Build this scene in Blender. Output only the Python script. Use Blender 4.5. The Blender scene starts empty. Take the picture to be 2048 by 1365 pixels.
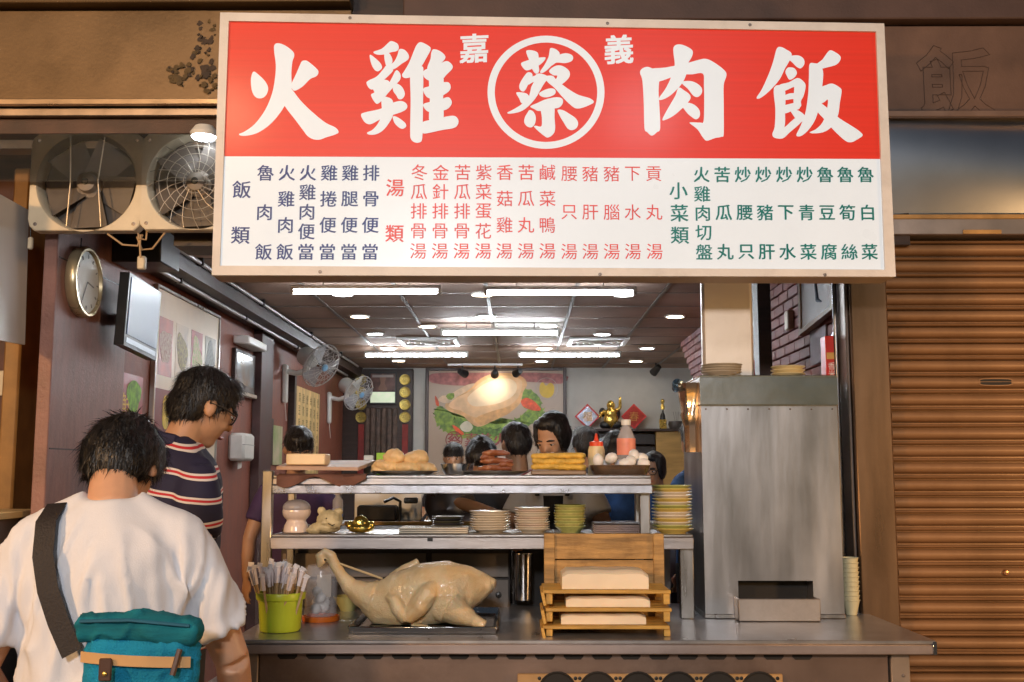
import bpy, bmesh, math, random
import numpy as np
from mathutils import Matrix, Vector, Euler, noise as mnoise
R = math.radians
random.seed(7)
sc = bpy.context.scene
col = sc.collection
# ------------------------------------------------------------------ camera
ZC = 1.45; FPX = 2150.0; CX, CY = 1024.0, 682.5
PITCH = math.atan(262.5/FPX); YAW = math.atan(14/FPX)
cam = bpy.data.cameras.new('camera'); camo = bpy.data.objects.new('camera', cam); col.objects.link(camo)
camo.location = (0, 0, ZC); camo.rotation_euler = (math.pi/2+PITCH, 0, YAW)
cam.sensor_width = 36; cam.lens = 36*FPX/2048; cam.clip_start = .05; cam.clip_end = 500
sc.camera = camo
CM = Euler((math.pi/2+PITCH, 0, YAW)).to_matrix()
# ------------------------------------------------------------------ world (night sky over the street)
w = bpy.data.worlds.new('World'); sc.world = w; w.use_nodes = True
nt = w.node_tree; bg = nt.nodes['Background']
sky = nt.nodes.new('ShaderNodeTexSky'); sky.sky_type = 'NISHITA'; sky.sun_disc = False
sky.sun_elevation = R(9.0); sky.sun_rotation = R(200)
nt.links.new(sky.outputs[0], bg.inputs[0]); bg.inputs[1].default_value = 0.02
vs = sc.view_settings
vs.view_transform = 'Standard'; vs.look = 'None'; vs.gamma = 1; vs.exposure = 0.42
sc.cycles.use_denoising = True
sc.cycles.max_bounces = 8; sc.cycles.diffuse_bounces = 4; sc.cycles.glossy_bounces = 4
sc.cycles.sample_clamp_indirect = 6; sc.cycles.caustics_reflective = False; sc.cycles.caustics_refractive = False
TUBE_E = 82; SPOT_E = 36

# ------------------------------------------------------------------ projection helpers (pixel -> ray, distance from the surface it touches)
def ray(px, py): return CM @ Vector(((px-CX)/FPX, -(py-CY)/FPX, -1))
O0 = Vector((0, 0, ZC))
def P(px, py, Y): d = ray(px, py); return O0 + d*(Y/d.y)
def PX(px, py, X): d = ray(px, py); return O0 + d*(X/d.x)
def PZ(px, py, Z): d = ray(px, py); return O0 + d*((Z-ZC)/d.z)

# ------------------------------------------------------------------ materials
MATS = {}
def lin(h):
    if isinstance(h, str):
        h = [int(h[i:i+2], 16)/255 for i in (0, 2, 4)]
        return tuple((c/12.92 if c <= .04045 else ((c+.055)/1.055)**2.4) for c in h)
    return tuple(h)
def M(name, c, rough=.5, metal=0, var=.15, scale=8, bump=0, bscale=80, stretch=(1, 1, 1), emis=0, ecol=None, trans=0, coat=0, sss=0, rvar=.1, alpha=1, c2=None, spec=.5, dirt=0, world=False):
    if name in MATS: return MATS[name]
    m = bpy.data.materials.new(name); m.use_nodes = True; t = m.node_tree; n = t.nodes; L = t.links
    b = n['Principled BSDF']; c = lin(c)
    tc = n.new('ShaderNodeTexCoord'); mp = n.new('ShaderNodeMapping'); mp.inputs['Scale'].default_value = stretch
    SRC = tc.outputs['Object'] if not world else n.new('ShaderNodeNewGeometry').outputs['Position']
    L.new(SRC, mp.inputs[0])
    nz = n.new('ShaderNodeTexNoise'); nz.inputs['Scale'].default_value = scale; nz.inputs['Detail'].default_value = 5
    L.new(mp.outputs[0], nz.inputs[0])
    cr = n.new('ShaderNodeValToRGB'); e = cr.color_ramp.elements
    lo = lin(c2) if c2 is not None else tuple(x*(1-var) for x in c)
    hi = c if c2 is not None else tuple(min(1, x*(1+var)) for x in c)
    e[0].position = .3; e[0].color = (*lo, 1); e[1].position = .7; e[1].color = (*hi, 1)
    L.new(nz.outputs[0], cr.inputs[0]); out = cr.outputs[0]
    if dirt:
        n2 = n.new('ShaderNodeTexNoise'); n2.inputs['Scale'].default_value = 3.3; n2.inputs['Detail'].default_value = 8; n2.inputs['Roughness'].default_value = .7
        L.new(SRC, n2.inputs[0])
        r2 = n.new('ShaderNodeMapRange'); r2.inputs[1].default_value = .5; r2.inputs[2].default_value = .72; r2.inputs[4].default_value = dirt
        L.new(n2.outputs[0], r2.inputs[0])
        mx = n.new('ShaderNodeMix'); mx.data_type = 'RGBA'; L.new(r2.outputs[0], mx.inputs[0]); L.new(out, mx.inputs[6]); mx.inputs[7].default_value = (c[0]*.35, c[1]*.3, c[2]*.25, 1)
        out = mx.outputs[2]
    L.new(out, b.inputs['Base Color'])
    mr = n.new('ShaderNodeMapRange'); mr.inputs[3].default_value = max(.02, rough-rvar); mr.inputs[4].default_value = min(1, rough+rvar)
    L.new(nz.outputs[0], mr.inputs[0]); L.new(mr.outputs[0], b.inputs['Roughness'])
    b.inputs['Metallic'].default_value = metal; b.inputs['Specular IOR Level'].default_value = spec
    if bump:
        nb = n.new('ShaderNodeTexNoise'); nb.inputs['Scale'].default_value = bscale; nb.inputs['Detail'].default_value = 4
        L.new(mp.outputs[0], nb.inputs[0]); bp = n.new('ShaderNodeBump'); bp.inputs['Strength'].default_value = bump; bp.inputs['Distance'].default_value = .01
        L.new(nb.outputs[0], bp.inputs['Height']); L.new(bp.outputs[0], b.inputs['Normal'])
    if emis:
        b.inputs['Emission Strength'].default_value = emis
        if ecol is None: L.new(out, b.inputs['Emission Color'])
        else: b.inputs['Emission Color'].default_value = (*lin(ecol), 1)
    if trans: b.inputs['Transmission Weight'].default_value = trans; b.inputs['IOR'].default_value = 1.3
    if coat: b.inputs['Coat Weight'].default_value = coat; b.inputs['Coat Roughness'].default_value = .15
    if sss:
        b.inputs['Subsurface Weight'].default_value = sss; b.inputs['Subsurface Radius'].default_value = (.012, .005, .003); b.inputs['Subsurface Scale'].default_value = 1
    if alpha < 1: b.inputs['Alpha'].default_value = alpha
    MATS[name] = m; return m

# ------------------------------------------------------------------ geometry builder
WL = {}
def rotm(rx=0, ry=0, rz=0): return Euler((R(rx), R(ry), R(rz))).to_matrix()
class MB:
    def __init__(s): s.v = []; s.f = []
    def add(s, vs, fs):
        k = len(s.v); s.v += [tuple(v) for v in vs]; s.f += [tuple(i+k for i in f) for f in fs]; return s
    def box(s, x0, x1, y0, y1, z0, z1, b=0):
        return s.obox(((x0+x1)/2, (y0+y1)/2, (z0+z1)/2), (abs(x1-x0), abs(y1-y0), abs(z1-z0)), None, b)
    def obox(s, c, d, rot=None, b=0):
        hx, hy, hz = d[0]/2, d[1]/2, d[2]/2; c = Vector(c)
        b = min(b, hx*.9, hy*.9, hz*.9)
        if b <= 0:
            vs = [Vector((x*hx, y*hy, z*hz)) for x in (-1, 1) for y in (-1, 1) for z in (-1, 1)]
            fs = [(0, 1, 3, 2), (4, 6, 7, 5), (0, 4, 5, 1), (2, 3, 7, 6), (0, 2, 6, 4), (1, 5, 7, 3)]
        else:
            vs = []; idx = {}
            for x in (-1, 1):
                for y in (-1, 1):
                    for z in (-1, 1):
                        for a in range(3):
                            q = [x*(hx-b), y*(hy-b), z*(hz-b)]; q[a] = (x*hx, y*hy, z*hz)[a]
                            idx[(x, y, z, a)] = len(vs); vs.append(Vector(q))
            fs = []
            for a in range(3):
                o = [i for i in range(3) if i != a]
                for sg in (-1, 1):
                    qs = []
                    for u, v in ((-1, -1), (1, -1), (1, 1), (-1, 1)):
                        k = [0, 0, 0]; k[a] = sg; k[o[0]] = u; k[o[1]] = v; qs.append(idx[(*k, a)])
                    fl = (sg > 0) != (a == 1)
                    fs.append(tuple(qs if fl else qs[::-1]))
                for u in (-1, 1):
                    for v in (-1, 1):
                        k1 = [0, 0, 0]; k1[o[0]] = u; k1[o[1]] = v
                        ka = list(k1); kb = list(k1); ka[a] = -1; kb[a] = 1
                        fs.append((idx[(*ka, o[0])], idx[(*kb, o[0])], idx[(*kb, o[1])], idx[(*ka, o[1])]))
            for x in (-1, 1):
                for y in (-1, 1):
                    for z in (-1, 1): fs.append(tuple(idx[(x, y, z, a)] for a in range(3)))
        if rot is not None: vs = [rot @ v for v in vs]
        return s.add([v+c for v in vs], fs)
    def lathe(s, prof, c=(0, 0, 0), rot=None, seg=24, sx=1, sy=1):
        c = Vector(c); vs = []; fs = []; n = len(prof)
        for r, z in prof:
            for k in range(seg):
                a = 2*math.pi*k/seg; q = Vector((r*math.cos(a)*sx, r*math.sin(a)*sy, z))
                vs.append((rot @ q if rot is not None else q)+c)
        for i in range(n-1):
            for k in range(seg):
                k2 = (k+1) % seg; fs.append((i*seg+k, i*seg+k2, (i+1)*seg+k2, (i+1)*seg+k))
        if prof[0][0] > 1e-6: fs.append(tuple(range(seg))[::-1])
        if prof[-1][0] > 1e-6: fs.append(tuple((n-1)*seg+k for k in range(seg)))
        return s.add(vs, fs)
    def cyl(s, p0, p1, r0, r1=None, seg=16): return s.tube([p0, p1], [r0, r0 if r1 is None else r1], seg)
    def tube(s, pts, rad, seg=10, flat=1, up=(0, 0, 1), closed=False):
        pts = [Vector(p) for p in pts]; n = len(pts)
        if not hasattr(rad, '__len__'): rad = [rad]*n
        vs = []; fs = []; prev = None
        for i, p in enumerate(pts):
            t = (pts[min(i+1, n-1)]-pts[max(i-1, 0)])
            if closed: t = pts[(i+1) % n]-pts[i-1]
            t.normalize()
            if prev is None:
                u = Vector(up)
                if abs(u.dot(t)) > .95: u = Vector((1, 0, 0)) if abs(t.x) < .9 else Vector((0, 1, 0))
            else: u = prev
            u = (u-t*u.dot(t)); u.normalize(); prev = u; b = t.cross(u)
            for k in range(seg):
                a = 2*math.pi*k/seg; vs.append(p+u*(math.cos(a)*rad[i]*flat)+b*(math.sin(a)*rad[i]))
        for i in range(n if closed else n-1):
            j = (i+1) % n
            for k in range(seg): k2 = (k+1) % seg; fs.append((i*seg+k, i*seg+k2, j*seg+k2, j*seg+k))
        if not closed: fs.append(tuple(range(seg))[::-1]); fs.append(tuple((n-1)*seg+k for k in range(seg)))
        return s.add(vs, fs)
    def ell(s, c, r, rot=None, seg=16, rings=10):
        c = Vector(c); vs = []; fs = []
        for i in range(rings+1):
            th = math.pi*i/rings
            for k in range(seg):
                a = 2*math.pi*k/seg; q = Vector((r[0]*math.sin(th)*math.cos(a), r[1]*math.sin(th)*math.sin(a), r[2]*math.cos(th)))
                vs.append((rot @ q if rot is not None else q)+c)
        for i in range(rings):
            for k in range(seg): k2 = (k+1) % seg; fs.append((i*seg+k, (i+1)*seg+k, (i+1)*seg+k2, i*seg+k2))
        return s.add(vs, fs)
    def rings(s, lst, seg=28, pw=1.0):   # [(center, rx, ry)]
        vs = []; fs = []
        for c, rx, ry in lst:
            for k in range(seg):
                a = 2*math.pi*k/seg; ca, sa = math.cos(a), math.sin(a)
                vs.append(Vector(c)+Vector((rx*math.copysign(abs(ca)**pw, ca), ry*math.copysign(abs(sa)**pw, sa), 0)))
        n = len(lst)
        for i in range(n-1):
            for k in range(seg): k2 = (k+1) % seg; fs.append((i*seg+k, i*seg+k2, (i+1)*seg+k2, (i+1)*seg+k))
        fs.append(tuple(range(seg))[::-1]); fs.append(tuple((n-1)*seg+k for k in range(seg)))
        return s.add(vs, fs)
    def prism(s, pts, dv):                # 3D outline extruded by vector dv
        dv = Vector(dv); pts = [Vector(p) for p in pts]; n = len(pts)
        return s.add(pts+[p+dv for p in pts], [tuple(range(n))[::-1], tuple(range(n, 2*n))]+[(i, (i+1) % n, n+(i+1) % n, n+i) for i in range(n)])
    def grid(s, fn, nu, nv):
        vs = [fn(i/nu, j/nv) for j in range(nv+1) for i in range(nu+1)]
        return s.add(vs, [(j*(nu+1)+i, j*(nu+1)+i+1, (j+1)*(nu+1)+i+1, (j+1)*(nu+1)+i) for j in range(nv) for i in range(nu)])
    def mesh(s, name, off=(0, 0, 0), ang=38, fix=True):
        me = bpy.data.meshes.new(name); o = Vector(off)
        me.from_pydata([Vector(v)-o for v in s.v], [], s.f)
        if fix:
            bm = bmesh.new(); bm.from_mesh(me); bmesh.ops.recalc_face_normals(bm, faces=bm.faces); bm.to_mesh(me); bm.free()
        me.polygons.foreach_set('use_smooth', [True]*len(me.polygons)); me.set_sharp_from_angle(angle=R(ang))
        return me
    def build(s, name, mat, parent=None, origin=None, ang=38, kind=None, fix=True):
        if parent is not None: off = WL[parent]
        elif origin is not None: off = Vector(origin)
        else:
            a = np.array([tuple(v) for v in s.v]); off = Vector(((a[:, 0].min()+a[:, 0].max())/2, (a[:, 1].min()+a[:, 1].max())/2, a[:, 2].min()))
        me = s.mesh(name, off, ang, fix)
        if mat: me.materials.append(mat)
        return link(name, me, parent, off, kind)
def link(name, me, parent, off, kind=None):
    o = bpy.data.objects.new(name, me); col.objects.link(o)
    if parent is not None: o.parent = parent
    else: o.location = off
    WL[o] = Vector(off)
    if kind: o['kind'] = kind
    return o
def tag(o, label=None, cat=None, group=None, kind=None):
    if label: o['label'] = label
    if cat: o['category'] = cat
    if group: o['group'] = group
    if kind: o['kind'] = kind
    return o
def T(name, label, cat, loc=(0, 0, 0), group=None, rotz=0, local=False):
    o = bpy.data.objects.new(name, None); col.objects.link(o); o.empty_display_size = .05
    o.location = loc; o.rotation_euler = (0, 0, rotz); WL[o] = Vector((0, 0, 0)) if local else Vector(loc)
    return tag(o, label, cat, group)
def thing1(mb, name, mat, label, cat, group=None, origin=None, ang=38, fix=True):
    return tag(mb.build(name, mat, None, origin, ang, fix=fix), label, cat, group)
def copy_tree(o, loc=None, rotz=None, parent=None):
    c = o.copy(); col.objects.link(c); c.parent = parent
    if loc is not None: c.location = loc
    if rotz is not None: c.rotation_euler = (0, 0, rotz)
    for ch in o.children: copy_tree(ch, parent=c)
    return c
def blob(mb, name, mat, parent=None, origin=None, voxel=.01, sm=4, disp=None, kind=None):
    """union of overlapping shapes as one continuous surface"""
    off = WL[parent] if parent is not None else Vector(origin)
    me = mb.mesh('tmp', off); o = bpy.data.objects.new('tmp', me)
    col.objects.link(o)
    r = o.modifiers.new('r', 'REMESH'); r.mode = 'VOXEL'; r.voxel_size = voxel
    if sm: q = o.modifiers.new('s', 'SMOOTH'); q.iterations = sm; q.factor = .6
    dg = bpy.context.evaluated_depsgraph_get()
    m2 = bpy.data.meshes.new_from_object(o.evaluated_get(dg))
    bpy.data.objects.remove(o); bpy.data.meshes.remove(me); m2.name = name
    if disp:
        n = len(m2.vertices); a = np.empty(n*3); m2.vertices.foreach_get('co', a); a = a.reshape(-1, 3)
        nn = np.empty(n*3); m2.vertices.foreach_get('normal', nn); nn = nn.reshape(-1, 3)
        a = disp(a, nn); m2.vertices.foreach_set('co', a.ravel()); m2.update()
    m2.polygons.foreach_set('use_smooth', [True]*len(m2.polygons))
    m2.materials.clear(); m2.materials.append(mat)
    return link(name, m2, parent, off, kind)

def vnoise(a, s, seed=0, stretch=(1, 1, 1)):
    st = np.array(stretch)*s
    return np.array([mnoise.noise(Vector(p)) for p in (a*st+seed)])
def smoothpoly(pts, k=5, tens=.5):
    n = len(pts); out = []
    for i in range(n):
        p0, p1, p2, p3 = [np.array(pts[(i+j-1) % n], float) for j in range(4)]
        for t in np.arange(k)/k:
            out.append(.5*((2*p1)+(-p0+p2)*t+(2*p0-5*p1+4*p2-p3)*t*t+(-p0+3*p1-3*p2+p3)*t**3))
    return out
GLY = {}
def glyph(ch, off=0.0):
    if (ch, off) in GLY: return GLY[(ch, off)]
    c = bpy.data.curves.new('g', 'FONT'); c.body = ch; c.offset = off; c.resolution_u = 2
    o = bpy.data.objects.new('g', c); col.objects.link(o); dg = bpy.context.evaluated_depsgraph_get()
    me = bpy.data.meshes.new_from_object(o.evaluated_get(dg))
    v = np.array([x.co[:2] for x in me.vertices]); f = [tuple(p.vertices) for p in me.polygons]
    v -= (v.min(0)+v.max(0))/2
    bpy.data.objects.remove(o); GLY[(ch, off)] = (v, f); return v, f
def put_glyph(mb, ch, org, ux, uy, size, off=0.0, sx=1):
    v, f = glyph(ch, off); org = Vector(org); ux = Vector(ux); uy = Vector(uy)
    return mb.add([org+ux*(p[0]*size*sx)+uy*(p[1]*size) for p in v], f)
def fill_outline(outl):
    """2D outline -> triangulated (verts, faces)"""
    from mathutils.geometry import tessellate_polygon
    tri = tessellate_polygon([[Vector((p[0], p[1], 0)) for p in outl]])
    return outl, tri
# ------------------------------------------------------------------ material set
steel = M('steel', (.52, .5, .49), .3, 1, .12, 3, .05, 90, (8, 8, 1), rvar=.1, dirt=.35)
steelh = M('steel_h', (.56, .54, .53), .32, 1, .12, 4, .06, 60, (.6, 9, 9), rvar=.12, dirt=.3)
steelp = M('steel_polished', (.62, .6, .58), .16, 1, .1, 6, .05, 30, rvar=.06)
steeld = M('steel_dark', (.2, .17, .155), .45, .75, .25, 5, .05, 40)
dark = M('dark_void', (.012, .010, .009), .7)
darkw = M('dark_wood', (.035, .018, .013), .45, var=.3, scale=6, stretch=(1, 1, 9), bump=.1)
maroon = M('maroon_wall', (.24, .078, .048), .55, var=.18, scale=5, bump=.25, bscale=70, stretch=(1, 4, 1), dirt=.3)
maroon2 = M('maroon_column', (.28, .14, .115), .5, var=.2, scale=6, bump=.3, bscale=60, stretch=(1, 5, 1), dirt=.3)
whitew = M('white_plaster', (.55, .53, .49), .8, var=.05, bump=.08)
white = M('white_paint', (.78, .77, .74), .4, var=.05)
whitep = M('white_plastic', (.74, .72, .67), .4, var=.06, dirt=.25)
cream = M('cream_plastic', (.68, .58, .42), .45, var=.1, dirt=.45)
black = M('black_plastic', (.015, .014, .014), .35, var=.1)
gold = M('gold', (.75, .5, .12), .28, .9, .25, 20, .2, 60)
red = M('red_print', (.55, .03, .025), .45, var=.15)
yellow = M('yellow_print', (.8, .55, .04), .5, var=.1)
green = M('green_print', (.2, .42, .04), .6, var=.45, scale=30)
wood = M('light_wood', (.55, .32, .1), .6, var=.35, scale=7, stretch=(1, 8, 8), bump=.2, bscale=30, dirt=.45)
woodv = M('crate_wood', (.42, .25, .09), .65, var=.4, scale=6, stretch=(1, 8, 8), bump=.3, bscale=30, dirt=.85)
skinm = M('skin', (.55, .3, .18), .5, var=.1, scale=14, sss=.12, bump=.04, bscale=200)
skind = M('skin_tan', (.44, .235, .13), .5, var=.1, scale=14, sss=.1, bump=.04, bscale=200)
hairm = M('hair_black', (.011, .009, .008), .42, var=.4, scale=40, stretch=(1, 1, .3), bump=.5, bscale=160)
lamp_w = M('tube_glow', (.9, .95, 1), emis=TUBE_E, ecol=(.86, .93, 1.0))
spot_w = M('downlight_warm', (1, .9, .75), emis=SPOT_E, ecol=(1.0, .8, .55))
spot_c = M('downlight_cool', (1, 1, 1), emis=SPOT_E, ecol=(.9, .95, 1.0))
paper = M('paper', (.75, .72, .66), .7, var=.06)
glassm = M('clear_plastic', (.95, .95, .95), .12, trans=1, var=0, rvar=.02)
UPZ = Vector((0, 0, 1)); EX = Vector((1, 0, 0)); EY = Vector((0, 1, 0))
XL, XR, XB, YF, YB, ZCEIL, ZTOP = -2.08, 1.56, 2.2, 4.7, 12.8, 2.70, .85

# ------------------------------------------------------------------ ground and floor
ground = MB().box(-60, 60, -60, 60, -.2, 0).build('ground', M('paving', (.16, .14, .13), .6, var=.25, scale=3, bump=.2, bscale=25), origin=(0, 0, 0), kind='structure')
MB().box(XL, XB, YF+.05, YB, .004, .06).build('shop_floor', M('floor_tile', (.25, .2, .17), .35, var=.15, scale=3), origin=(0, YF, 0), kind='structure')

# ------------------------------------------------------------------ ceiling with tiles
ceil = MB().box(XL, XB, YF+.2, YB, ZCEIL+.03, ZCEIL+.12).build('ceiling', M('ceiling_board', (.1, .08, .07), .8), origin=(0, 8, ZCEIL), kind='structure')
tl = [M('ceiling_tile_%d' % i, c, .8, var=.2, scale=2, bump=.06, bscale=140, spec=.25, world=True, dirt=.2) for i, c in enumerate([(.42, .3, .235), (.36, .255, .2), (.46, .345, .28), (.62, .58, .54)])]
TS = .61; x0t = -2.05
tmesh = []
for k in range(4):
    me = MB().box(-TS/2+.012, TS/2-.012, -TS/2+.012, TS/2-.012, -.012, .026, .004).mesh('ceiling_tile'); me.materials.append(tl[k]); tmesh.append(me)
yt = YF+.24
for j in range(13):
    for i in range(7):
        xc = x0t+TS*(i+.5); yc = yt+TS*(j+.5)
        k = random.choice((0, 0, 0, 1, 1, 2))
        if (i, j) in ((3, 6),): k = 3
        o = bpy.data.objects.new('ceiling_tile', tmesh[k]); col.objects.link(o); o.parent = ceil
        o.location = (xc-0, yc-8, random.uniform(-.002, .002))
gb = M('ceiling_grid', (.2, .17, .15), .4, .3)
for i in range(8): MB().box(x0t+TS*i-.012, x0t+TS*i+.012, yt, YB-.02, ZCEIL-.018, ZCEIL+.01).build('grid_bar', gb, ceil)
for j in range(14): MB().box(x0t, XB-.01, yt+TS*j-.010, yt+TS*j+.010, ZCEIL-.015, ZCEIL+.012).build('grid_bar', gb, ceil)

# ------------------------------------------------------------------ walls
def wall(mb, label, mat, name='wall', origin=None): return thing1(mb, name, mat, label, 'wall', origin=origin)
wb = wall(MB().box(XL-.2, 2.45, YB, YB+.15, 0, ZCEIL+.1), 'off white plaster wall at the back of the dining room', whitew, 'back_wall')
wl = wall(MB().box(XL-.2, XL, 5.55, YB, 0, ZCEIL+.1), 'dark maroon panelled side wall carrying the television and posters', maroon, 'side_wall')
wc = T('wall_pier', 'mauve grained wall pier with the round wall clock on it', 'wall', (XL, 5.1, 0))
MB().box(XL-.03, XL+.03, YF-.02, 5.55, 0, ZCEIL+.1, .004).build('pier_body', maroon2, wc)
for z in (.7, 1.55, 2.4): MB().box(XL+.03, XL+.032, YF, 5.54, z, z+.006).build('panel_joint', darkw, wc)
wr = T('brick_wall', 'purple red glazed brick side wall behind the steel duct', 'wall', (XR, 5.6, 0))
MB().prism([(XR+.02, 4.95, 0), (XR+.02, 9.1, 0), (XR+.02, 9.1, 1.9), (XR+.02, 10.4, ZCEIL+.05), (XR+.02, 4.95, ZCEIL+.05)], (.15, 0, 0)).build('wall_core', M('mortar', (.12, .07, .065), .8, var=.2), wr)
brk = [M('glazed_brick_%d' % i, c, .62, var=.2, scale=9, bump=.1, world=True) for i, c in enumerate([(.3, .1, .09), (.34, .13, .115), (.26, .1, .105)])]
bme = []
for m in brk:
    me = MB().box(-.004, .022, -.105, .105, -.0275, .0275, .004).mesh('brick'); me.materials.append(m); bme.append(me)
def brick(y, z):
    o = bpy.data.objects.new('brick', random.choice(bme)); col.objects.link(o); o.parent = wr
    o.location = (random.uniform(-.001, .002), y-5.6, z)
for r in range(15):
    z = 1.78+r*.063
    for c in range(9):
        y = 5.06+(r % 2)*.11+c*.22
        if y < 6.85: brick(y, z)
for r in range(12):
    z = 1.97+r*.063
    for c in range(16):
        y = 7.2+(r % 2)*.11+c*.22
        if y+.11 < 9.1+1.3*(z-1.9)/.8: brick(y, z)
wall(MB().box(XB, XB+.15, 9.0, YB, 0, ZCEIL+.1), 'plain side wall of the rear dining area', whitew, 'rear_side_wall')
# dark pier at the neighbouring shop on the left and its returned wall
wn = T('neighbour_wall', 'dark maroon wall of the next shop with an orange lit edge', 'wall', (-2.7, 5.3, 0))
MB().box(-4.2, XL-.26, 5.5, 5.6, 0, 3.2).build('wall_face', M('maroon_dark', (.11, .045, .035), .6, var=.3, dirt=.3), wn)
MB().box(-2.42, -2.34, 5.0, 5.49, 0, 2.9, .01).build('edge_post', M('orange_lit_post', (.3, .15, .04), .5, var=.25, dirt=.3), wn)  # orange glow on the post is painted into its base colour

# ------------------------------------------------------------------ shopfront fascia
fl = T('fascia_beam', 'brown metal clad fascia over the exhaust fans with a dark glue stain', 'fascia', (-1.6, YF, 2.9))
a = P(-80, 22, YF-.02); b = P(700, 206, YF-.02)
bronze = M('bronze_cladding', (.2, .13, .07), .42, .55, .25, 2.2, .06, 60, (1, 1, 1), dirt=.35)
MB().box(-3.4, b.x, YF-.02, YF+.2, b.z, a.z, .004).build('cladding_panel', bronze, fl)
a2 = P(0, -60, YF-.1)
MB().box(-3.4, b.x, YF-.08, YF+.2, a.z+.012, a2.z+.35, .004).build('upper_band', M('ochre_band', (.13, .075, .03), .5, .3, .25, 2), fl)
MB().box(-3.4, b.x, YF-.05, YF-.022, b.z-.015, b.z+.012, .003).build('trim_strip', M('brass_trim', (.5, .36, .24), .3, .8), fl)
MB().box(-3.4, b.x, YF-.01, YF+.1, b.z-.055, b.z-.018, .004).build('track_rail', M('track', (.42, .33, .27), .35, .8, .2, dirt=.3), fl)
MB().box(-3.4, b.x, YF+.02, YF+.3, b.z-.13, b.z-.058, .004).build('lower_lintel', M('rust_lintel', (.09, .045, .028), .6, .2, .4, 7, .3), fl)
stainm = [M('glue_stain_%d' % i, c, .7, var=.3, scale=25, bump=.2) for i, c in enumerate([(.055, .033, .02), (.11, .066, .02)])]
def stain(pts, mi, dd):
    o = smoothpoly([P(x, y, YF-.021-dd) for x, y in pts], 4)
    random.seed(len(pts)); q = [Vector(p)+Vector((random.uniform(-.003, .003), 0, random.uniform(-.003, .003))) for p in o]
    MB().prism(q, (0, .0008, 0)).build('glue_stain', stainm[mi], fl)
rs_ = random.Random(5)
for zi, (cx_, cy_, rx_, ry_, mi, nfl) in enumerate(((412, 62, 20, 26, 0, 16), (402, 130, 26, 40, 0, 24), (362, 150, 34, 26, 1, 22), (415, 165, 20, 20, 1, 12))):
    for q in range(nfl):
        an = rs_.random()*6.28; rr_ = math.sqrt(rs_.random()); sz_ = rs_.uniform(3, 11)*(1.25-rr_*.7)
        ox, oy = cx_+rx_*rr_*math.cos(an), cy_+ry_*rr_*math.sin(an)
        stain([(ox+sz_*rs_.uniform(.55, 1.3)*math.cos(k), oy+sz_*rs_.uniform(.5, 1.2)*math.sin(k)) for k in np.arange(0, 6.2, .9)], mi if rs_.random() < .8 else 1-mi, .0006+.00012*(q+zi*26))
fr = T('stone_lintel', 'brown stone lintel with the ghost outline of a removed character', 'lintel', (2.0, YF, 2.9))
a = P(1700, 52, YF); b = P(2048, 232, YF)
stone = M('brown_stone', (.14, .078, .052), .55, var=.25, scale=4, bump=.1, dirt=.25)
MB().box(b.x-2.8, 4.2, YF, YF+.25, b.z, a.z, .006).build('lintel_face', stone, fr)
MB().box(b.x-2.8, 4.2, YF-.05, YF+.25, a.z+.012, a.z+.6, .006).build('upper_course', M('brown_stone2', (.09, .052, .042), .6, var=.25, scale=5, bump=.15), fr)
MB().box(1.4, 4.2, YF-.03, YF, b.z-.012, b.z+.016, .003).build('edge_trim', M('trim_brown', (.3, .19, .14), .35, .5), fr)
# ghost lettering: outline of the removed character
c = bpy.data.curves.new('ghost', 'FONT'); c.body = '飯'; c.size = .34; c.offset = .008; c.fill_mode = 'NONE'; c.bevel_depth = .0016; c.bevel_resolution = 0; c.resolution_u = 2
o = bpy.data.objects.new('g', c); col.objects.link(o); dg = bpy.context.evaluated_depsgraph_get()
me = bpy.data.meshes.new_from_object(o.evaluated_get(dg)); bpy.data.objects.remove(o)
g0 = P(1838, 218, YF-.001)
me.transform(Matrix.Translation(g0-WL[fr]) @ Matrix.Rotation(math.pi/2, 4, 'X')); me.materials.clear(); me.materials.append(M('ghost_line', (.075, .042, .03), .7))
link('ghost_character', me, fr, WL[fr])
# beam behind the sign, closes the shopfront above the counter
tag(MB().box(-1.55, 1.75, YF+.03, YF+.25, 2.46, 3.9).build('header_beam', darkw), 'dark header beam behind the lit shop sign', 'beam')

# ------------------------------------------------------------------ pillar, shutter housing and roller shutter on the right
pl = T('steel_pillar', 'bronze tinted steel pillar between the stall and the roller shutter', 'pillar', (1.56, YF, 0))
xa = P(1712, 900, YF).x; xb = P(1787, 900, YF).x
MB().box(xa, xb, YF, YF+.22, 0, 2.47, .006).build('pillar_cladding', M('bronze_steel', (.34, .22, .14), .3, .9, .12, 2, .04, 50, (5, 5, .6), dirt=.25), pl)
MB().box(xa-.016, xa-.002, YF+.03, YF+.2, 0, 2.47, .004).build('edge_channel', steeld, pl)
MB().cyl((xa-.028, YF+.14, .86), (xa-.028, YF+.14, 2.47), .011).build('door_tube', M('tube_dark', (.1, .1, .11), .2, .9), pl)
sh = T('shutter_cover', 'brushed steel cover panel above the roller shutter', 'panel', (2.4, YF, 2.4))
a = P(1790, 236, YF+.02); b = P(1790, 470, YF+.02); b2 = P(1790, 436, YF+.02)
MB().grid(lambda u, v: Vector((1.6+u*2.6, YF+.03-.03*math.sin(math.pi*v)+.006*math.sin(u*9+v*5), b2.z+.006+v*(a.z-b2.z-.012))), 40, 14).build('cover_sheet', M('cover_steel', (.45, .48, .54), .34, 1, .05, 2, .02, 20, (1, 1, 1), rvar=.05, dirt=.1), sh)
MB().box(1.6, 4.2, YF+.035, YF+.2, b.z, a.z+.01).build('cover_back', steeld, sh)
MB().box(1.6, 4.2, YF+.012, YF+.034, b.z, b2.z, .003).build('lower_lip', M('lip_steel', (.5, .42, .38), .35, .8, .15, 4, dirt=.3), sh)
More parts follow.
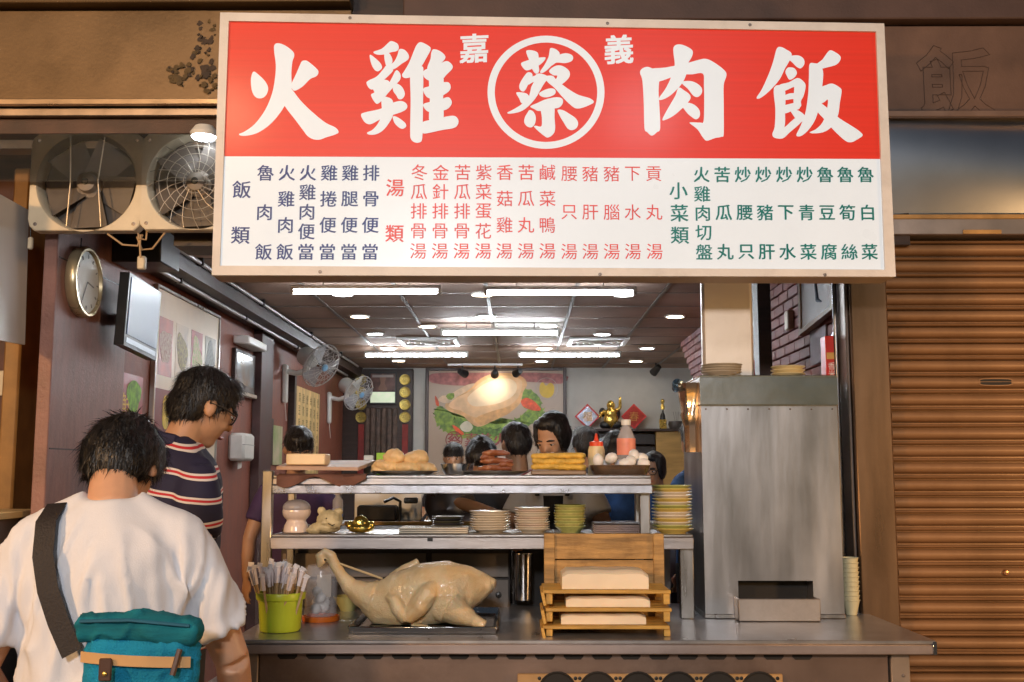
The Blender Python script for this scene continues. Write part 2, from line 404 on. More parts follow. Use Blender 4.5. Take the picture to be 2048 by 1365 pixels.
tp = M('brown_tape', (.4, .22, .07), .5, var=.3)
MB().box(1.6, 4.2, YF+.004, YF+.011, b2.z-.008, b2.z+.012, .002).build('tape_strip', tp, sh)
q = P(1950, 462, YF); MB().box(q.x-.05, q.x+.12, YF+.006, YF+.0115, q.z-.012, q.z+.006).build('tape_strip', tp, sh)
rs = T('roller_shutter', 'closed brown roller shutter of ribbed slats', 'shutter', (2.4, YF+.12, 0))
slm = M('shutter_paint', (.27, .142, .066), .38, .1, .16, 2.2, .05, 60, (1.5, 1, .25), coat=.1, dirt=.3, world=True)
zt = b.z; zs = 0.0757; prof = [(.012, 0), (.0, .002), (-.020, .006), (-.030, .016), (-.033, .028), (-.029, .040), (-.017, .0475), (.0, .049), (.012, .0495), (.012, .0535), (-.006, .0545), (-.014, .0575), (-.017, .061), (-.014, .0655), (-.004, .068), (.012, .0685), (.012, zs)]
X0s, X1s = 1.655, 4.2
def slat_mesh(x0, x1):
    b = MB(); n = len(prof)
    vs = []
    for x in (x0, x1): vs += [(x, y, z) for y, z in prof]
    b.add(vs, [(i, i+1, n+i+1, n+i) for i in range(n-1)])
    me = b.mesh('slat', ang=60); me.materials.append(slm); return me
sm_ = slat_mesh(X0s-2.4, X1s-2.4)
ns = int(zt/zs)+1
slot_k = None
for k in range(ns):
    o = bpy.data.objects.new('slat', sm_); col.objects.link(o); o.parent = rs; o.location = (0, random.uniform(-.003, .003), zt-zs*(k+1)); o.rotation_euler = (random.uniform(-.04, .04), random.uniform(-.0008, .0008), random.uniform(-.002, .002))
MB().box(X0s, X1s, YF+.136, YF+.16, 0, zt).build('shutter_back', dark, rs)
q = P(1990, 750, YF+.09)
ks = round((zt-q.z)/zs-.35); zq = zt-zs*(ks+1)+.027+.0
MB().prism(smoothpoly([(q.x-.055, YF+.0845, zq-.012), (q.x+.055, YF+.0845, zq-.012), (q.x+.068, YF+.0845, zq), (q.x+.055, YF+.0845, zq+.012), (q.x-.055, YF+.0845, zq+.012), (q.x-.068, YF+.0845, zq)], 3), (0, .01, 0)).build('hand_slot', dark, rs)
MB().tube(smoothpoly([(q.x-.058, YF+.088, zq-.014), (q.x+.058, YF+.088, zq-.014), (q.x+.073, YF+.088, zq), (q.x+.058, YF+.088, zq+.014), (q.x-.058, YF+.088, zq+.014), (q.x-.073, YF+.088, zq)], 3), .004, 6, closed=True).build('slot_rim', slm, rs)
q = P(2012, 1146, YF+.08)
MB().lathe([(0, .012), (.01, .01), (.014, 0), (.014, -.01)], (q.x, YF+.085, q.z), rotm(90), 14).build('lock_knob', M('copper', (.5, .25, .12), .3, .8), rs)

# ------------------------------------------------------------------ the shop sign
YS = 4.25; TH = R(2.0); nS = Vector((math.sin(TH), -math.cos(TH), 0)); uS = Vector((math.cos(TH), math.sin(TH), 0))
pS = P(1100, 300, YS)
def S(px, py, d=0):                      # pixel -> point on the sign plane, d metres proud of it
    r = ray(px, py); p0 = pS+nS*d
    return O0+r*((p0-O0).dot(nS)/r.dot(nS))
sg = T('shop_sign', 'large red and white lightbox sign with white brush characters and a menu', 'shop sign', S(1100, 553))
c4 = [S(442, 28), S(1766, 50), S(1789, 555), S(425, 552)]
i4 = [S(459, 45), S(1750, 66), S(1768, 541), S(441, 533)]
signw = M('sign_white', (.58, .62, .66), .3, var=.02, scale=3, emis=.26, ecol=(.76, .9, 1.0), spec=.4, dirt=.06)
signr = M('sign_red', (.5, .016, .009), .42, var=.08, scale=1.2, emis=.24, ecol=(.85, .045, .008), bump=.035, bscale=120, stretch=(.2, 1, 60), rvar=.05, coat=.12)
frm = M('sign_frame', (.72, .68, .65), .45, var=.08, scale=6, bump=.1, dirt=.25)
dB = nS*-.15
MB().prism([p+nS*-.008 for p in c4], nS*-.14).build('light_box', M('box_cream', (.55, .42, .3), .5, var=.1, dirt=.2), sg)
for k in range(4):
    k2 = (k+1) % 4
    MB().prism([c4[k], c4[k2], i4[k2], i4[k]], nS*.014).build('frame_rail', frm, sg)
r4 = [S(459, 45, -.004), S(1750, 66, -.004), S(1759, 319, -.004), S(450, 313.5, -.004)]
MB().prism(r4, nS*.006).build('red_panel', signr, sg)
w4 = [S(450, 314, -.004), S(1759, 319.5, -.004), S(1768, 541, -.004), S(441, 533, -.004)]
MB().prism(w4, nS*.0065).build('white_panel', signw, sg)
def brush(name, strokes, ox, oy, k):
    mb = MB()
    for i, st in enumerate(strokes):
        ol = smoothpoly(st, 4); d = .0035+.0002*i
        pts = [S(ox+p[0]*k, oy+p[1]*k, d) for p in ol]
        _, tri = fill_outline([(p[0], -p[1]) for p in ol])
        n = len(pts); bk = [p-nS*.0015 for p in pts]
        mb.add(pts+bk, list(tri)+[(j, (j+1) % n, n+(j+1) % n, n+j) for j in range(n)])
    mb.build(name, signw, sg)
brush('brush_character', [
 [(458,275),(485,258),(540,275),(600,320),(612,355),(598,400),(590,480),(592,560),(590,620),(560,700),(500,800),(420,890),(330,950),(250,972),(200,972),(186,960),(230,940),(310,880),(390,770),(440,650),(462,540),(470,430),(458,330)],
 [(560,590),(598,620),(660,700),(740,780),(850,870),(930,910),(955,945),(925,965),(860,985),(810,1003),(760,1000),(715,975),(680,930),(620,850),(540,745),(520,680)],
 [(298,478),(340,505),(385,550),(410,600),(400,650),(370,680),(330,683),(300,660),(282,610),(278,530)],
 [(690,392),(720,400),(790,460),(798,490),(780,515),(735,535),(680,590),(620,625),(595,610),(590,575),(625,500),(655,430),(670,400)]], 430, 20, .2588)
brush('brush_character', [
 [(1225,325),(1290,300),(1345,250),(1370,243),(1410,262),(1420,295),(1405,318),(1360,328),(1305,345),(1250,345)],
 [(1197,348),(1240,375),(1280,415),(1290,450),(1260,475),(1230,460),(1205,410)],
 [(1310,340),(1345,335),(1370,380),(1365,415),(1330,440),(1312,395)],
 [(1425,305),(1465,310),(1497,350),(1490,385),(1445,415),(1390,455),(1365,455),(1350,430),(1385,400),(1410,350)],
 [(1325,430),(1365,440),(1375,470),(1340,510),(1285,560),(1270,590),(1220,615),(1190,605),(1170,565),(1190,545),(1250,515),(1300,460)],
 [(1400,468),(1432,495),(1430,540),(1390,585),(1340,640),(1300,690),(1260,725),(1235,715),(1205,660),(1230,640),(1290,600),(1340,570),(1365,530)],
 [(1390,570),(1440,590),(1467,645),(1450,685),(1420,690),(1400,660),(1375,620)],
 [(1215,570),(1300,540),(1350,560),(1320,620),(1250,650),(1220,610)],
 [(1128,810),(1170,790),(1280,765),(1370,720),(1440,705),(1482,730),(1480,765),(1440,790),(1380,810),(1290,840),(1215,880),(1180,882),(1150,860)],
 [(1290,680),(1365,690),(1380,760),(1370,830),(1310,920),(1250,960),(1195,965),(1175,950),(1220,925),(1265,870),(1290,800)],
 [(1375,825),(1410,830),(1465,870),(1477,900),(1450,920),(1415,905),(1385,870)],
 [(1590,250),(1650,278),(1667,305),(1640,360),(1600,430),(1560,480),(1510,520),(1465,527),(1445,505),(1465,470),(1500,410),(1540,310),(1560,270)],
 [(1510,480),(1560,450),(1605,440),(1610,500),(1608,700),(1605,900),(1600,1000),(1580,1025),(1545,1025),(1515,1000),(1508,940),(1512,700)],
 [(1690,305),(1740,320),(1780,360),(1760,400),(1700,440),(1660,480),(1640,450),(1665,380),(1672,330)],
 [(1615,470),(1680,440),(1760,405),(1800,398),(1835,430),(1830,460),(1790,500),(1750,540),(1670,550),(1625,530),(1610,500)],
 [(1660,500),(1760,500),(1762,700),(1760,850),(1660,870),(1660,700)],
 [(1610,610),(1660,590),(1740,565),(1800,560),(1820,585),(1815,620),(1780,650),(1720,680),(1660,685),(1625,660)],
 [(1610,730),(1670,710),(1750,690),(1800,675),(1827,700),(1825,735),(1790,770),(1720,785),(1660,790),(1625,770)],
 [(1600,870),(1700,845),(1790,825),(1850,820),(1880,850),(1875,890),(1840,915),(1750,930),(1660,950),(1610,955),(1590,930)]], 430, 20, .2588)
brush('brush_character', [
 [(605,372),(650,368),(700,385),(715,420),(715,500),(720,560),(690,580),(660,545),(635,470),(610,410)],
 [(555,490),(600,465),(690,440),(770,432),(775,450),(740,490),(690,520),(620,550),(585,540)],
 [(825,348),(870,358),(905,390),(900,430),(850,490),(790,550),(745,575),(730,560),(770,500),(805,430),(815,375)],
 [(830,460),(890,415),(960,395),(1015,410),(1030,440),(1010,470),(950,485),(880,480),(830,510),(800,500)],
 [(810,560),(850,520),(900,505),(950,520),(995,560),(995,610),(950,660),(900,690),(860,680),(870,640),(885,600),(850,595)],
 [(770,610),(840,600),(880,640),(930,680),(1000,730),(1080,775),(1180,805),(1218,840),(1170,870),(1100,895),(1050,895),(1000,860),(930,790),(860,710),(800,660)],
 [(615,570),(650,575),(660,600),(640,640),(620,680),(590,735),(560,740),(540,710),(545,670),(580,610)],
 [(690,590),(730,580),(790,600),(795,630),(760,680),(720,750),(690,800),(640,860),(580,910),(520,935),(450,945),(432,935),(480,910),(560,860),(620,800),(640,740),(650,700),(680,640)],
 [(640,620),(690,600),(700,640),(660,660),(620,680)],
 [(512,755),(560,752),(610,765),(630,800),(600,840),(560,850),(540,810)],
 [(720,760),(780,725),(840,715),(870,735),(860,770),(800,795),(745,790)],
 [(640,880),(700,850),(780,815),(880,795),(930,810),(935,850),(900,890),(830,900),(760,915),(710,920),(680,905)],
 [(740,880),(850,870),(860,980),(865,1090),(840,1140),(800,1162),(770,1150),(720,1110),(675,1065),(690,1055),(740,1060),(745,980)],
 [(635,912),(670,930),(690,980),(680,1040),(650,1070),(610,1060),(585,1025),(590,980),(615,935)],
 [(890,910),(940,915),(1000,950),(1050,985),(1075,1030),(1060,1075),(1020,1095),(980,1080),(940,1020),(900,950)]], 920, 20, .2198)
brush('brush_character', [
 [(112,470),(125,440),(165,425),(210,440),(255,470),(250,600),(255,700),(262,880),(240,910),(200,937),(165,910),(145,880),(140,700),(130,530)],
 [(180,445),(300,430),(450,400),(540,375),(600,365),(660,390),(740,450),(755,490),(735,560),(735,700),(735,920),(720,945),(670,955),(610,975),(580,950),(540,890),(483,845),(500,838),(560,840),(585,830),(590,700),(588,560),(580,475),(500,480),(400,485),(250,535),(200,520)],
 [(390,258),(440,265),(500,300),(500,345),(470,400),(460,470),(430,540),(380,600),(320,650),(265,672),(255,655),(300,590),(340,510),(370,420),(362,330),(362,280)],
 [(420,540),(480,530),(530,545),(570,580),(572,620),(545,648),(510,640),(470,590)],
 [(400,580),(440,600),(480,630),(488,660),(460,700),(420,740),(360,790),(300,820),(278,818),(300,770),(340,700),(375,640)],
 [(420,700),(470,692),(520,710),(555,750),(555,795),(530,815),(500,800),(460,765)]], 1250, 20, .2686)
brush('brush_character', [
 [(1130,290),(1160,277),(1200,295),(1240,325),(1230,370),(1190,440),(1150,520),(1080,600),(1020,650),(990,662),(982,650),(1020,590),(1070,480),(1105,380)],
 [(1230,345),(1290,340),(1330,365),(1335,405),(1310,435),(1280,425),(1250,395),(1225,370)],
 [(1215,430),(1260,435),(1280,470),(1260,505),(1225,520),(1205,490),(1195,460)],
 [(1110,580),(1180,570),(1195,640),(1192,760),(1190,860),(1160,940),(1120,955),(1098,925),(1115,870),(1120,740)],
 [(1150,560),(1220,540),(1285,508),(1330,535),(1345,570),(1330,640),(1310,680),(1310,720),(1265,725),(1255,680),(1260,590),(1255,575),(1200,600),(1160,605)],
 [(1190,640),(1230,622),(1290,625),(1290,660),(1240,665),(1195,670)],
 [(1180,720),(1230,700),(1300,690),(1300,735),(1250,750),(1190,770)],
 [(1110,900),(1180,880),(1250,820),(1310,780),(1340,800),(1300,850),(1230,910),(1180,955),(1130,957),(1100,940)],
 [(1230,740),(1290,750),(1340,790),(1325,830),(1290,830),(1260,795)],
 [(1375,405),(1410,398),(1450,410),(1475,460),(1470,560),(1450,700),(1420,810),(1370,890),(1320,935),(1285,942),(1278,925),(1310,860),(1345,760),(1365,620),(1370,500)],
 [(1420,410),(1470,370),(1510,315),(1535,302),(1580,325),(1605,350),(1600,380),(1570,410),(1500,430),(1460,438),(1430,430)],
 [(1450,590),(1500,560),(1545,550),(1600,580),(1613,610),(1600,690),(1585,790),(1540,870),(1480,910),(1410,920),(1375,912),(1420,890),(1470,840),(1500,760),(1512,670),(1480,690),(1450,690)],
 [(1440,690),(1480,710),(1540,760),(1600,810),(1680,860),(1740,900),(1770,935),(1730,965),(1690,985),(1650,980),(1600,940),(1540,880),(1480,810),(1430,750)]], 1250, 20, .2686)
mb = MB(); N = 72; vs = []
for k in range(N):
    a = 2*math.pi*k/N
    for rx, ry in ((117, 113.2), (102.5, 99.4)): vs.append(S(1092+rx*math.cos(a), 185+ry*math.sin(a), .0042))
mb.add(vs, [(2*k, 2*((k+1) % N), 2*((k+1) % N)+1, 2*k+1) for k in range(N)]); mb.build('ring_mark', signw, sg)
px2m = (S(1101, 300)-S(1100, 300)).length
for bx_ in (620, 1580):
    q = S(bx_, 120, -.15); MB().box(q.x-.03, q.x+.03, q.y+.002, YF+.028, q.z-.03, q.z+.03, .004).build('wall_bracket', steeld, sg)
for bx_, by_ in ((700, 36), (1215, 47), (1500, 50), (640, 544), (1200, 549), (1650, 550)):
    q = S(bx_, by_, .015); MB().lathe([(0, .0025), (.006, .002), (.007, 0)], q, rotm(90), 10).build('frame_screw', steeld, sg)
for ch, x, y in (('嘉', 948, 97), ('義', 1238, 99)):
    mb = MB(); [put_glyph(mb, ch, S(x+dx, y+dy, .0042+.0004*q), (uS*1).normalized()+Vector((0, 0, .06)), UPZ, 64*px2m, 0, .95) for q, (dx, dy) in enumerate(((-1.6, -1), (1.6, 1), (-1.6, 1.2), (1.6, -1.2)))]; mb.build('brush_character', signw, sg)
inkb = M('ink_blue', (.008, .03, .2), .4, emis=.02, ecol=(.02, .06, .4)); inkr = M('ink_red', (.62, .05, .04), .4, emis=.1, ecol=(.8, .1, .08)); inkg = M('ink_green', (.0, .17, .155), .4, emis=.03, ecol=(0, .4, .35))
def colm(ink, chars, ox, oy, k=.3418, size=100, off=.018):
    for ch, x, y in chars:
        mb = MB(); sz = size*k*px2m
        for q, (du, dv) in enumerate(((-1, -.6), (1, .6)) if off > .003 else ((0, 0),)):
            put_glyph(mb, ch, S(ox+x*k, oy+y*k, .0042+.0004*q)+uS*(du*off*.8*sz)+UPZ*(dv*off*.8*sz), uS, UPZ, sz)
        mb.build('menu_character', ink, sg)
def seq(st, x0, x1, ys): return [(c, x0+(x1-x0)*i/(len(st)-1), ys[i]) for i, c in enumerate(st)]
Y3, Y4, Y5 = [135, 365, 597], [135, 287, 440, 597], [135, 248, 363, 478, 597]
A4 = dict(ox=420, oy=300)
colm(inkb, [('飯', 185, 232), ('類', 178, 500)], **A4, size=110)
for st, a, b in (('魯肉飯', 325, 313), ('火雞肉飯', 450, 437), ('火雞肉便當', 573, 561), ('雞捲便當', 697, 686), ('雞腿便當', 820, 812), ('排骨便當', 943, 936)):
    colm(inkb, seq(st, a, b, {3: Y3, 4: Y4, 5: Y5}[len(st)]), **A4)
colm(inkr, [('湯', 1083, 222), ('類', 1080, 490)], **A4, size=110)
Z4, Z5 = [132, 285, 440, 592], [132, 245, 358, 475, 592]
for st, a, b in (('冬瓜排骨湯', 1225, 1218), ('金針排骨湯', 1350, 1345), ('苦瓜排骨湯', 1478, 1472), ('紫菜蛋花湯', 1602, 1598), ('香菇雞湯', 1725, 1722), ('苦瓜丸湯', 1850, 1848), ('鹹菜鴨湯', 1975, 1974)):
    colm(inkr, seq(st, a, b, {4: Z4, 5: Z5}[len(st)]), **A4, off=.004)
A5 = dict(ox=1100, oy=300); W3 = [140, 365, 595]
for st, a, b in (('腰只湯', 112, 112), ('豬肝湯', 235, 236), ('豬腦湯', 360, 361), ('下水湯', 483, 485), ('貢丸湯', 607, 612)): colm(inkr, seq(st, a, b, W3), **A5, off=.002)
colm(inkg, [('小', 752, 240), ('菜', 757, 370), ('類', 760, 500)], **A5, size=110)
colm(inkg, [('火', 887, 145), ('雞', 890, 258), ('肉', 894, 370), ('切', 898, 485), ('盤', 902, 597)], **A5)
for st, a, b in (('苦瓜丸', 1008, 1025), ('炒腰只', 1128, 1148), ('炒豬肝', 1248, 1268), ('炒下水', 1370, 1390), ('炒青菜', 1490, 1512), ('魯豆腐', 1610, 1632), ('魯筍絲', 1728, 1752), ('魯白菜', 1847, 1870)):
    colm(inkg, seq(st, a, b, [145, 367, 597]), **A5, off=.022)

# ------------------------------------------------------------------ street lamps out of view (two high ones glare on the sign), plus added fill
def street_or_fill_lamp(loc, energy, colr, label, size=.25):
    t = T('street_or_fill_lamp', label, 'lamp', (loc[0], loc[1], loc[2]))
    MB().lathe([(0, .16), (.03, .16), (.04, .1), (size, .02), (size+.01, 0), (size, .004), (.03, .09), (0, .1)], loc, None, 24).build('shade', M('lamp_shade', (.3, .3, .28), .4, .4), t)
    MB().lathe([(0, .07), (.04, .05), (.055, 0), (.04, -.04), (0, -.055)], loc, None, 16).build('bulb', M('bulb_'+label[:4], colr, emis=8, ecol=colr), t)
    MB().cyl((loc[0], loc[1], loc[2]+.15), (loc[0], loc[1], loc[2]+1.2), .012).build('stem', black, t)
    l = bpy.data.lights.new('lamp', 'AREA'); l.energy = energy; l.color = colr; l.shape = 'DISK'; l.size = size*2
    lo = bpy.data.objects.new('lamp_light', l); col.objects.link(lo); lo.parent = t; lo.location = (0, 0, -.08)
    lo.rotation_euler = (Vector((0, 4.6, 1.3))-Vector(loc)).to_track_quat('-Z', 'Y').to_euler()
street_or_fill_lamp((-2.1, -.3, 4.5), 34, (1, .66, .36), 'warm hanging lamp over the street across from the stall')
street_or_fill_lamp((1.3, .2, 4.4), 14, (.92, .95, 1), 'cool white hanging lamp over the street across from the stall', .3)
street_or_fill_lamp((-.5, -4.0, 3.6), 185, (.95, .95, .97), 'pale white pendant lamp low over the street facing the counter', .3)  # added fill for the counter, hung too low to mirror in the sign
street_or_fill_lamp((-4.2, -1.0, 3.1), 165, (1, .55, .22), 'amber pendant lamp low over the street by the next stall', .2)  # unseen lamp added to warm the stall from the left
street_or_fill_lamp((4.2, 2.2, 1.55), 75, (1, .56, .22), 'orange lamp outside the neighbouring shop by the shutter', .16)
# ------------------------------------------------------------------ ceiling lights
for i, (x0, x1, y) in enumerate(((588, 875, 584), (975, 1265, 586), (887, 1114, 667), (733, 932, 711), (1040, 1237, 711))):
    a = PZ(x0, y, ZCEIL-.1); b = PZ(x1, y, ZCEIL-.1); ym = (a.y+b.y)/2
    lab = ['tube light beside the left wall, in the row behind the sign', 'tube light beside the brick wall, in the row behind the sign', 'single tube light hung in the middle of the ceiling', 'tube light above the altar cabinet, in the rearmost row', 'tube light before the white rear wall, in the rearmost row'][i]
    t = T('tube_light', 'long white fluorescent '+lab, 'tube light', ((a.x+b.x)/2, ym, ZCEIL-.05), 'fluorescent tubes on the shop ceiling')
    MB().box(a.x-.02, b.x+.02, ym-.02, ym+.02, ZCEIL-.085, ZCEIL-.06, .004).build('batten', white, t)
    MB().cyl((a.x, ym, ZCEIL-.1), (b.x, ym, ZCEIL-.1), .0125, seg=12).build('glowing_tube', lamp_w, t)
    for x in (a.x-.012, b.x+.012): MB().box(x-.011, x+.011, ym-.018, ym+.018, ZCEIL-.118, ZCEIL-.059, .003).build('end_cap', whitep, t)
    for x in (a.x*.8+b.x*.2, a.x*.2+b.x*.8): MB().cyl((x, ym, ZCEIL-.062), (x, ym, ZCEIL-.0125), .004, seg=8).build('hanger', steeld, t)
dls = [(685, 587, 1), (965, 588, 0), (1248, 588, 1), (719, 632, 0), (972, 632, 1), (1350, 632, 0), (855, 652, 0), (1097, 651, 1), (750, 667, 1), (1205, 668, 1), (777, 697, 1), (1088, 697, 0), (1294, 696, 1), (797, 721, 0), (1083, 722, 1), (1272, 722, 0)]
for i, (x, y, cool) in enumerate(dls):
    p = PZ(x, y, ZCEIL-.012)
    t = T('downlight', 'round recessed %s white downlight in the ceiling tiles' % ('cool' if cool else 'warm'), 'downlight', p, 'round %s downlights in the ceiling' % ('cool' if cool else 'warm'))
    MB().lathe([(.085, .004), (.085, -.004), (.072, -.012), (.066, -.004), (.066, .004)], p, None, 28).build('trim_ring', white, t)
    MB().lathe([(0, -.0065), (.0655, -.006), (.0655, .002), (0, .002)], p, None, 28).build('glowing_lens', spot_c if cool else spot_w, t)
for i, (x, y) in enumerate(((858, 684), (1195, 684))):
    p = PZ(x, y, ZCEIL-.02)
    t = T('ceiling_vent', 'square white ceiling vent grille with round fan, '+('over the altar side' if i == 0 else 'over the sideboard side'), 'vent', p, 'ceiling vents')
    for q, (dx, dy, sx, sy) in enumerate(((-.26, 0, .04, .56), (.26, 0, .04, .56), (0, -.26, .479, .04), (0, .26, .479, .04))): MB().obox(p+Vector((dx, dy, -.002)), (sx, sy, .02), None, .003).build('vent_frame', white, t)
    for r in (.08, .14, .2): MB().tube([p+Vector((r*math.cos(q*.5236), r*math.sin(q*.5236), -.012)) for q in range(12)], .006, 6, closed=True).build('grille_ring', whitep, t)
    MB().lathe([(0, -.03), (.035, -.028), (.04, 0), (0, 0)], p, None, 14).build('fan_hub', whitep, t)
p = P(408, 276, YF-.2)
t = T('reflection_lamp', 'small round white stand in for a lamp reflection beside the exhaust fans', 'lamp', p)  # added glowing disc, stands in for a street lamp mirrored in the transom glass
MB().lathe([(0, 0), (.055, .004), (.06, .02), (.04, .05), (0, .055)], p, None, 20).build('reflection_body', white, t)
MB().lathe([(0, -.008), (.045, -.004), (.05, .0), (0, .0)], p, None, 20).build('reflection_lens', spot_c, t)

# ceiling corner: dark bulkhead and two conduits along the left wall
tag(MB().box(XL+.004, XL+.22, 5.6, YB-.005, ZCEIL-.14, ZCEIL-.0205).build('corner_bulkhead', darkw), 'dark boxed bulkhead along the ceiling above the posters', 'bulkhead')
for i, (dx, dz, y1) in enumerate(((.12, -.155, 9.2), (.24, -.05, 9.2))):
    mb = MB().cyl((XL+dx, 5.7, ZCEIL+dz), (XL+dx, 12.2, ZCEIL+dz), .013, seg=10)
    t = T('conduit_pipe', 'thin pale conduit pipe along the ceiling corner, '+('lower one' if i == 0 else 'upper one'), 'pipe', (XL+dx, 9, ZCEIL+dz), 'conduits along the ceiling')
    mb.build('pipe', M('conduit', (.42, .4, .4), .35, .5), t)
    for y in (6.1, 7.6, 9.4, 11): MB().box(XL+dx-.02, XL+dx+.02, y-.012, y+.012, ZCEIL+dz-.016, ZCEIL+dz+.03, .004).build('clip', black, t)
tag(MB().box(XL+.001, XL+.07, 8.35, 8.75, .06, ZCEIL-.141, .004).build('wall_post', M('maroon_post', (.07, .03, .027), .5, var=.3)), 'dark maroon post standing against the left wall', 'post')
p = P(235, 490, 5.4)
tag(MB().box(XL+.031, XL+.28, 5.3, 5.6, 2.5, ZCEIL-.021, .006).build('junction_box', black), 'black junction box at the top of the mauve pier', 'box')

# ------------------------------------------------------------------ exhaust fans over the entrance
zfan = P(64, 268, YF-.14).z
MB().box(-2.55, -1.3, YF-.075, YF+.018, zfan-.05, zfan-.005, .004).build('fan_mount_rail', steeld, fl)
def exhaust(px0, px1, py0, py1, label, grille):
    a = P(px0, py0, YF-.14); b = P(px1, py1, YF-.14); cx, cz = (a.x+b.x)/2, (a.z+b.z)/2; hw, hh = (b.x-a.x)/2, (a.z-b.z)/2; y0 = YF-.14
    t = T('exhaust_fan', label, 'exhaust fan', (cx, y0, b.z), 'exhaust fans over the entrance')
    rr = hw*.86; N = 64; vs = []; fs = []
    def sq(an):
        c, s_ = math.cos(an), math.sin(an); k = 1/max(abs(c)/hw, abs(s_)/hh); k = min(k, math.hypot(hw, hh)*.94); return k*c, k*s_
    for k in range(N):
        an = 2*math.pi*k/N; x, z = sq(an)
        for (qx, qz, y) in ((x, z, y0+.06), (x*.995, z*.995, y0+.004), (x*.98, z*.98, y0), (rr*1.03*math.cos(an), rr*1.03*math.sin(an), y0+.002), (rr*math.cos(an), rr*math.sin(an), y0+.012), (rr*.96*math.cos(an), rr*.96*math.sin(an), y0+.07)): vs.append((cx+qx, y, cz+qz))
    for k in range(N):
        k2 = (k+1) % N
        for j in range(5): fs.append((k*6+j, k2*6+j, k2*6+j+1, k*6+j+1))
    MB().add(vs, fs).build('housing', cream, t)
    MB().lathe([(0, 0), (rr*.97, 0), (rr*.97, .01), (0, .01)], (cx, y0+.075, cz), rotm(-90), 40).build('back_plate', M('fan_dust', (.1, .082, .07), .7, var=.3), t)
    for k in range(5):
        an = k*2*math.pi/5+.3; rt = Matrix.Rotation(an, 3, 'Y'); bl = MB()
        def fn(u, v):
            r = .03+u*(rr*.9-.03); ww = (v-.5)*(.6+.5*u)*rr*.75; q = Vector((r, -(v-.5)*.03, ww)); return Vector((cx, y0+.045, cz))+rt @ q
        bl.grid(fn, 6, 4).build('fan_blade', M('fan_blade', (.12, .1, .085), .5, var=.2, alpha=1), t)
    MB().lathe([(0, .045), (.02, .044), (.04, .035), (.045, .0), (.06, -.01), (0, -.01)], (cx, y0+.03, cz), rotm(90), 24).build('hub', M('fan_hub', (.34, .28, .22), .5), t)
    MB().lathe([(0, .004), (.014, .003), (.016, 0)], (cx, y0-.016, cz), rotm(90), 12).build('hub_cap', black, t)
    wire = M('fan_wire', (.5, .45, .38), .4, .5)
    if grille:
        for r in (.25, .42, .6, .78): MB().tube([(cx+rr*r*math.cos(q*.2618), y0-.012+.02*r, cz+rr*r*math.sin(q*.2618)) for q in range(24)], .0016, 5, closed=True).build('grille_ring', wire, t)
        for k in range(20):
            an = k*math.pi/10; MB().tube([(cx+rr*r*math.cos(an+(r-.2)*.5), y0-.012+.02*r, cz+rr*r*math.sin(an+(r-.2)*.5)) for r in (.2, .5, .8, 1.0)], .0016, 5).build('grille_wire', wire, t)
    else:
        for x in (-.35, .35): MB().tube([(cx+rr*x, y0-.004, cz+rr*.93), (cx+rr*x*.8, y0-.02, cz), (cx+rr*x, y0-.004, cz-rr*.93)], .003, 6).build('motor_strut', wire, t)
    for sx, sz in ((-1, -1), (1, -1), (-1, 1), (1, 1)): MB().lathe([(0, .003), (.008, .002), (.009, 0)], (cx+sx*hw*.86, y0+.001, cz+sz*hh*.86), rotm(90), 10).build('screw', steeld, t)
exhaust(64, 282, 268, 462, 'dusty cream exhaust fan with no guard, beside the mauve pier', False)
exhaust(284, 500, 268, 460, 'dusty cream exhaust fan with a wire guard, half behind the sign', True)
gl = T('transom_glass', 'clear transom pane in front of the upper half of the exhaust fans', 'glass pane', P(240, 362, YF-.19))
a = P(-60, 250, YF-.19); b = P(560, 362, YF-.19)
MB().box(a.x, b.x, YF-.195, YF-.189, b.z, a.z+.02).build('pane', M('transom_pane', (1, 1, 1), .02, trans=1, var=0, rvar=.01, spec=.8), gl)
p0 = P(282, 470, YF-.1); p1 = P(281, 512, YF-.1); cabm = M('cable_tan', (.5, .33, .17), .6)
t = T('plug_cable', 'tangled tan fan cable with a cream plug hanging below the fans', 'cable', p1)
for pts in ([(215, 468), (245, 490), (275, 492), (285, 470)], [(276, 462), (278, 478), (292, 480), (294, 462)], [(330, 466), (305, 498), (284, 500), (274, 474)], [(281, 470), (280, 490), (281, 515)]):
    MB().tube([P(x, y, YF-.1+random.uniform(-.02, .02)) for x, y in pts], .0045, 7).build('cable', cabm, t)
MB().obox(p1+Vector((0, .02, -.028)), (.036, .028, .06), None, .006).build('plug', cream, t)
# left edge: hanging white board, switch, yellow notice, ledge of next stall
t = T('white_board', 'plain white panel hanging at the edge of the next shop', 'panel', P(30, 690, 4.5))
q = [P(58, 421, 4.65), P(50, 690, 4.65), P(-70, 668, 4.15), P(-70, 350, 4.15)]
MB().prism(q, (-.012, .01, 0)).build('board_sheet', M('board_white', (.5, .47, .44), .35, var=.1, scale=1.5), t)
p = P(61, 487, 4.63); MB().obox(p, (.022, .02, .055), None, .005).build('corner_tag', cream, t); MB().cyl(P(61, 400, 4.63), p, .003).build('tag_cord', black, t)
p = P(8, 767, 5.49); thing1(MB().obox(p, (.06, .012, .13), None, .005), 'switch_plate', cream, 'cream switch plate on the dark wall of the next shop', 'switch')
p = P(14, 908, 5.48)
t = T('yellow_notice', 'yellow paper notice with brown characters on the next shop wall', 'notice', p)
MB().obox(p, (.082, .004, .24), None).build('notice_sheet', M('notice_yellow', (.62, .4, .06), .6), t)
ni = M('notice_ink', (.3, .08, .02), .6)
for j, ch in enumerate('小心地滑'):
    mb = MB(); put_glyph(mb, ch, p+Vector((-.016, -.0032, .085-.055*j)), EX, UPZ, .034); mb.build('notice_character', ni, t)
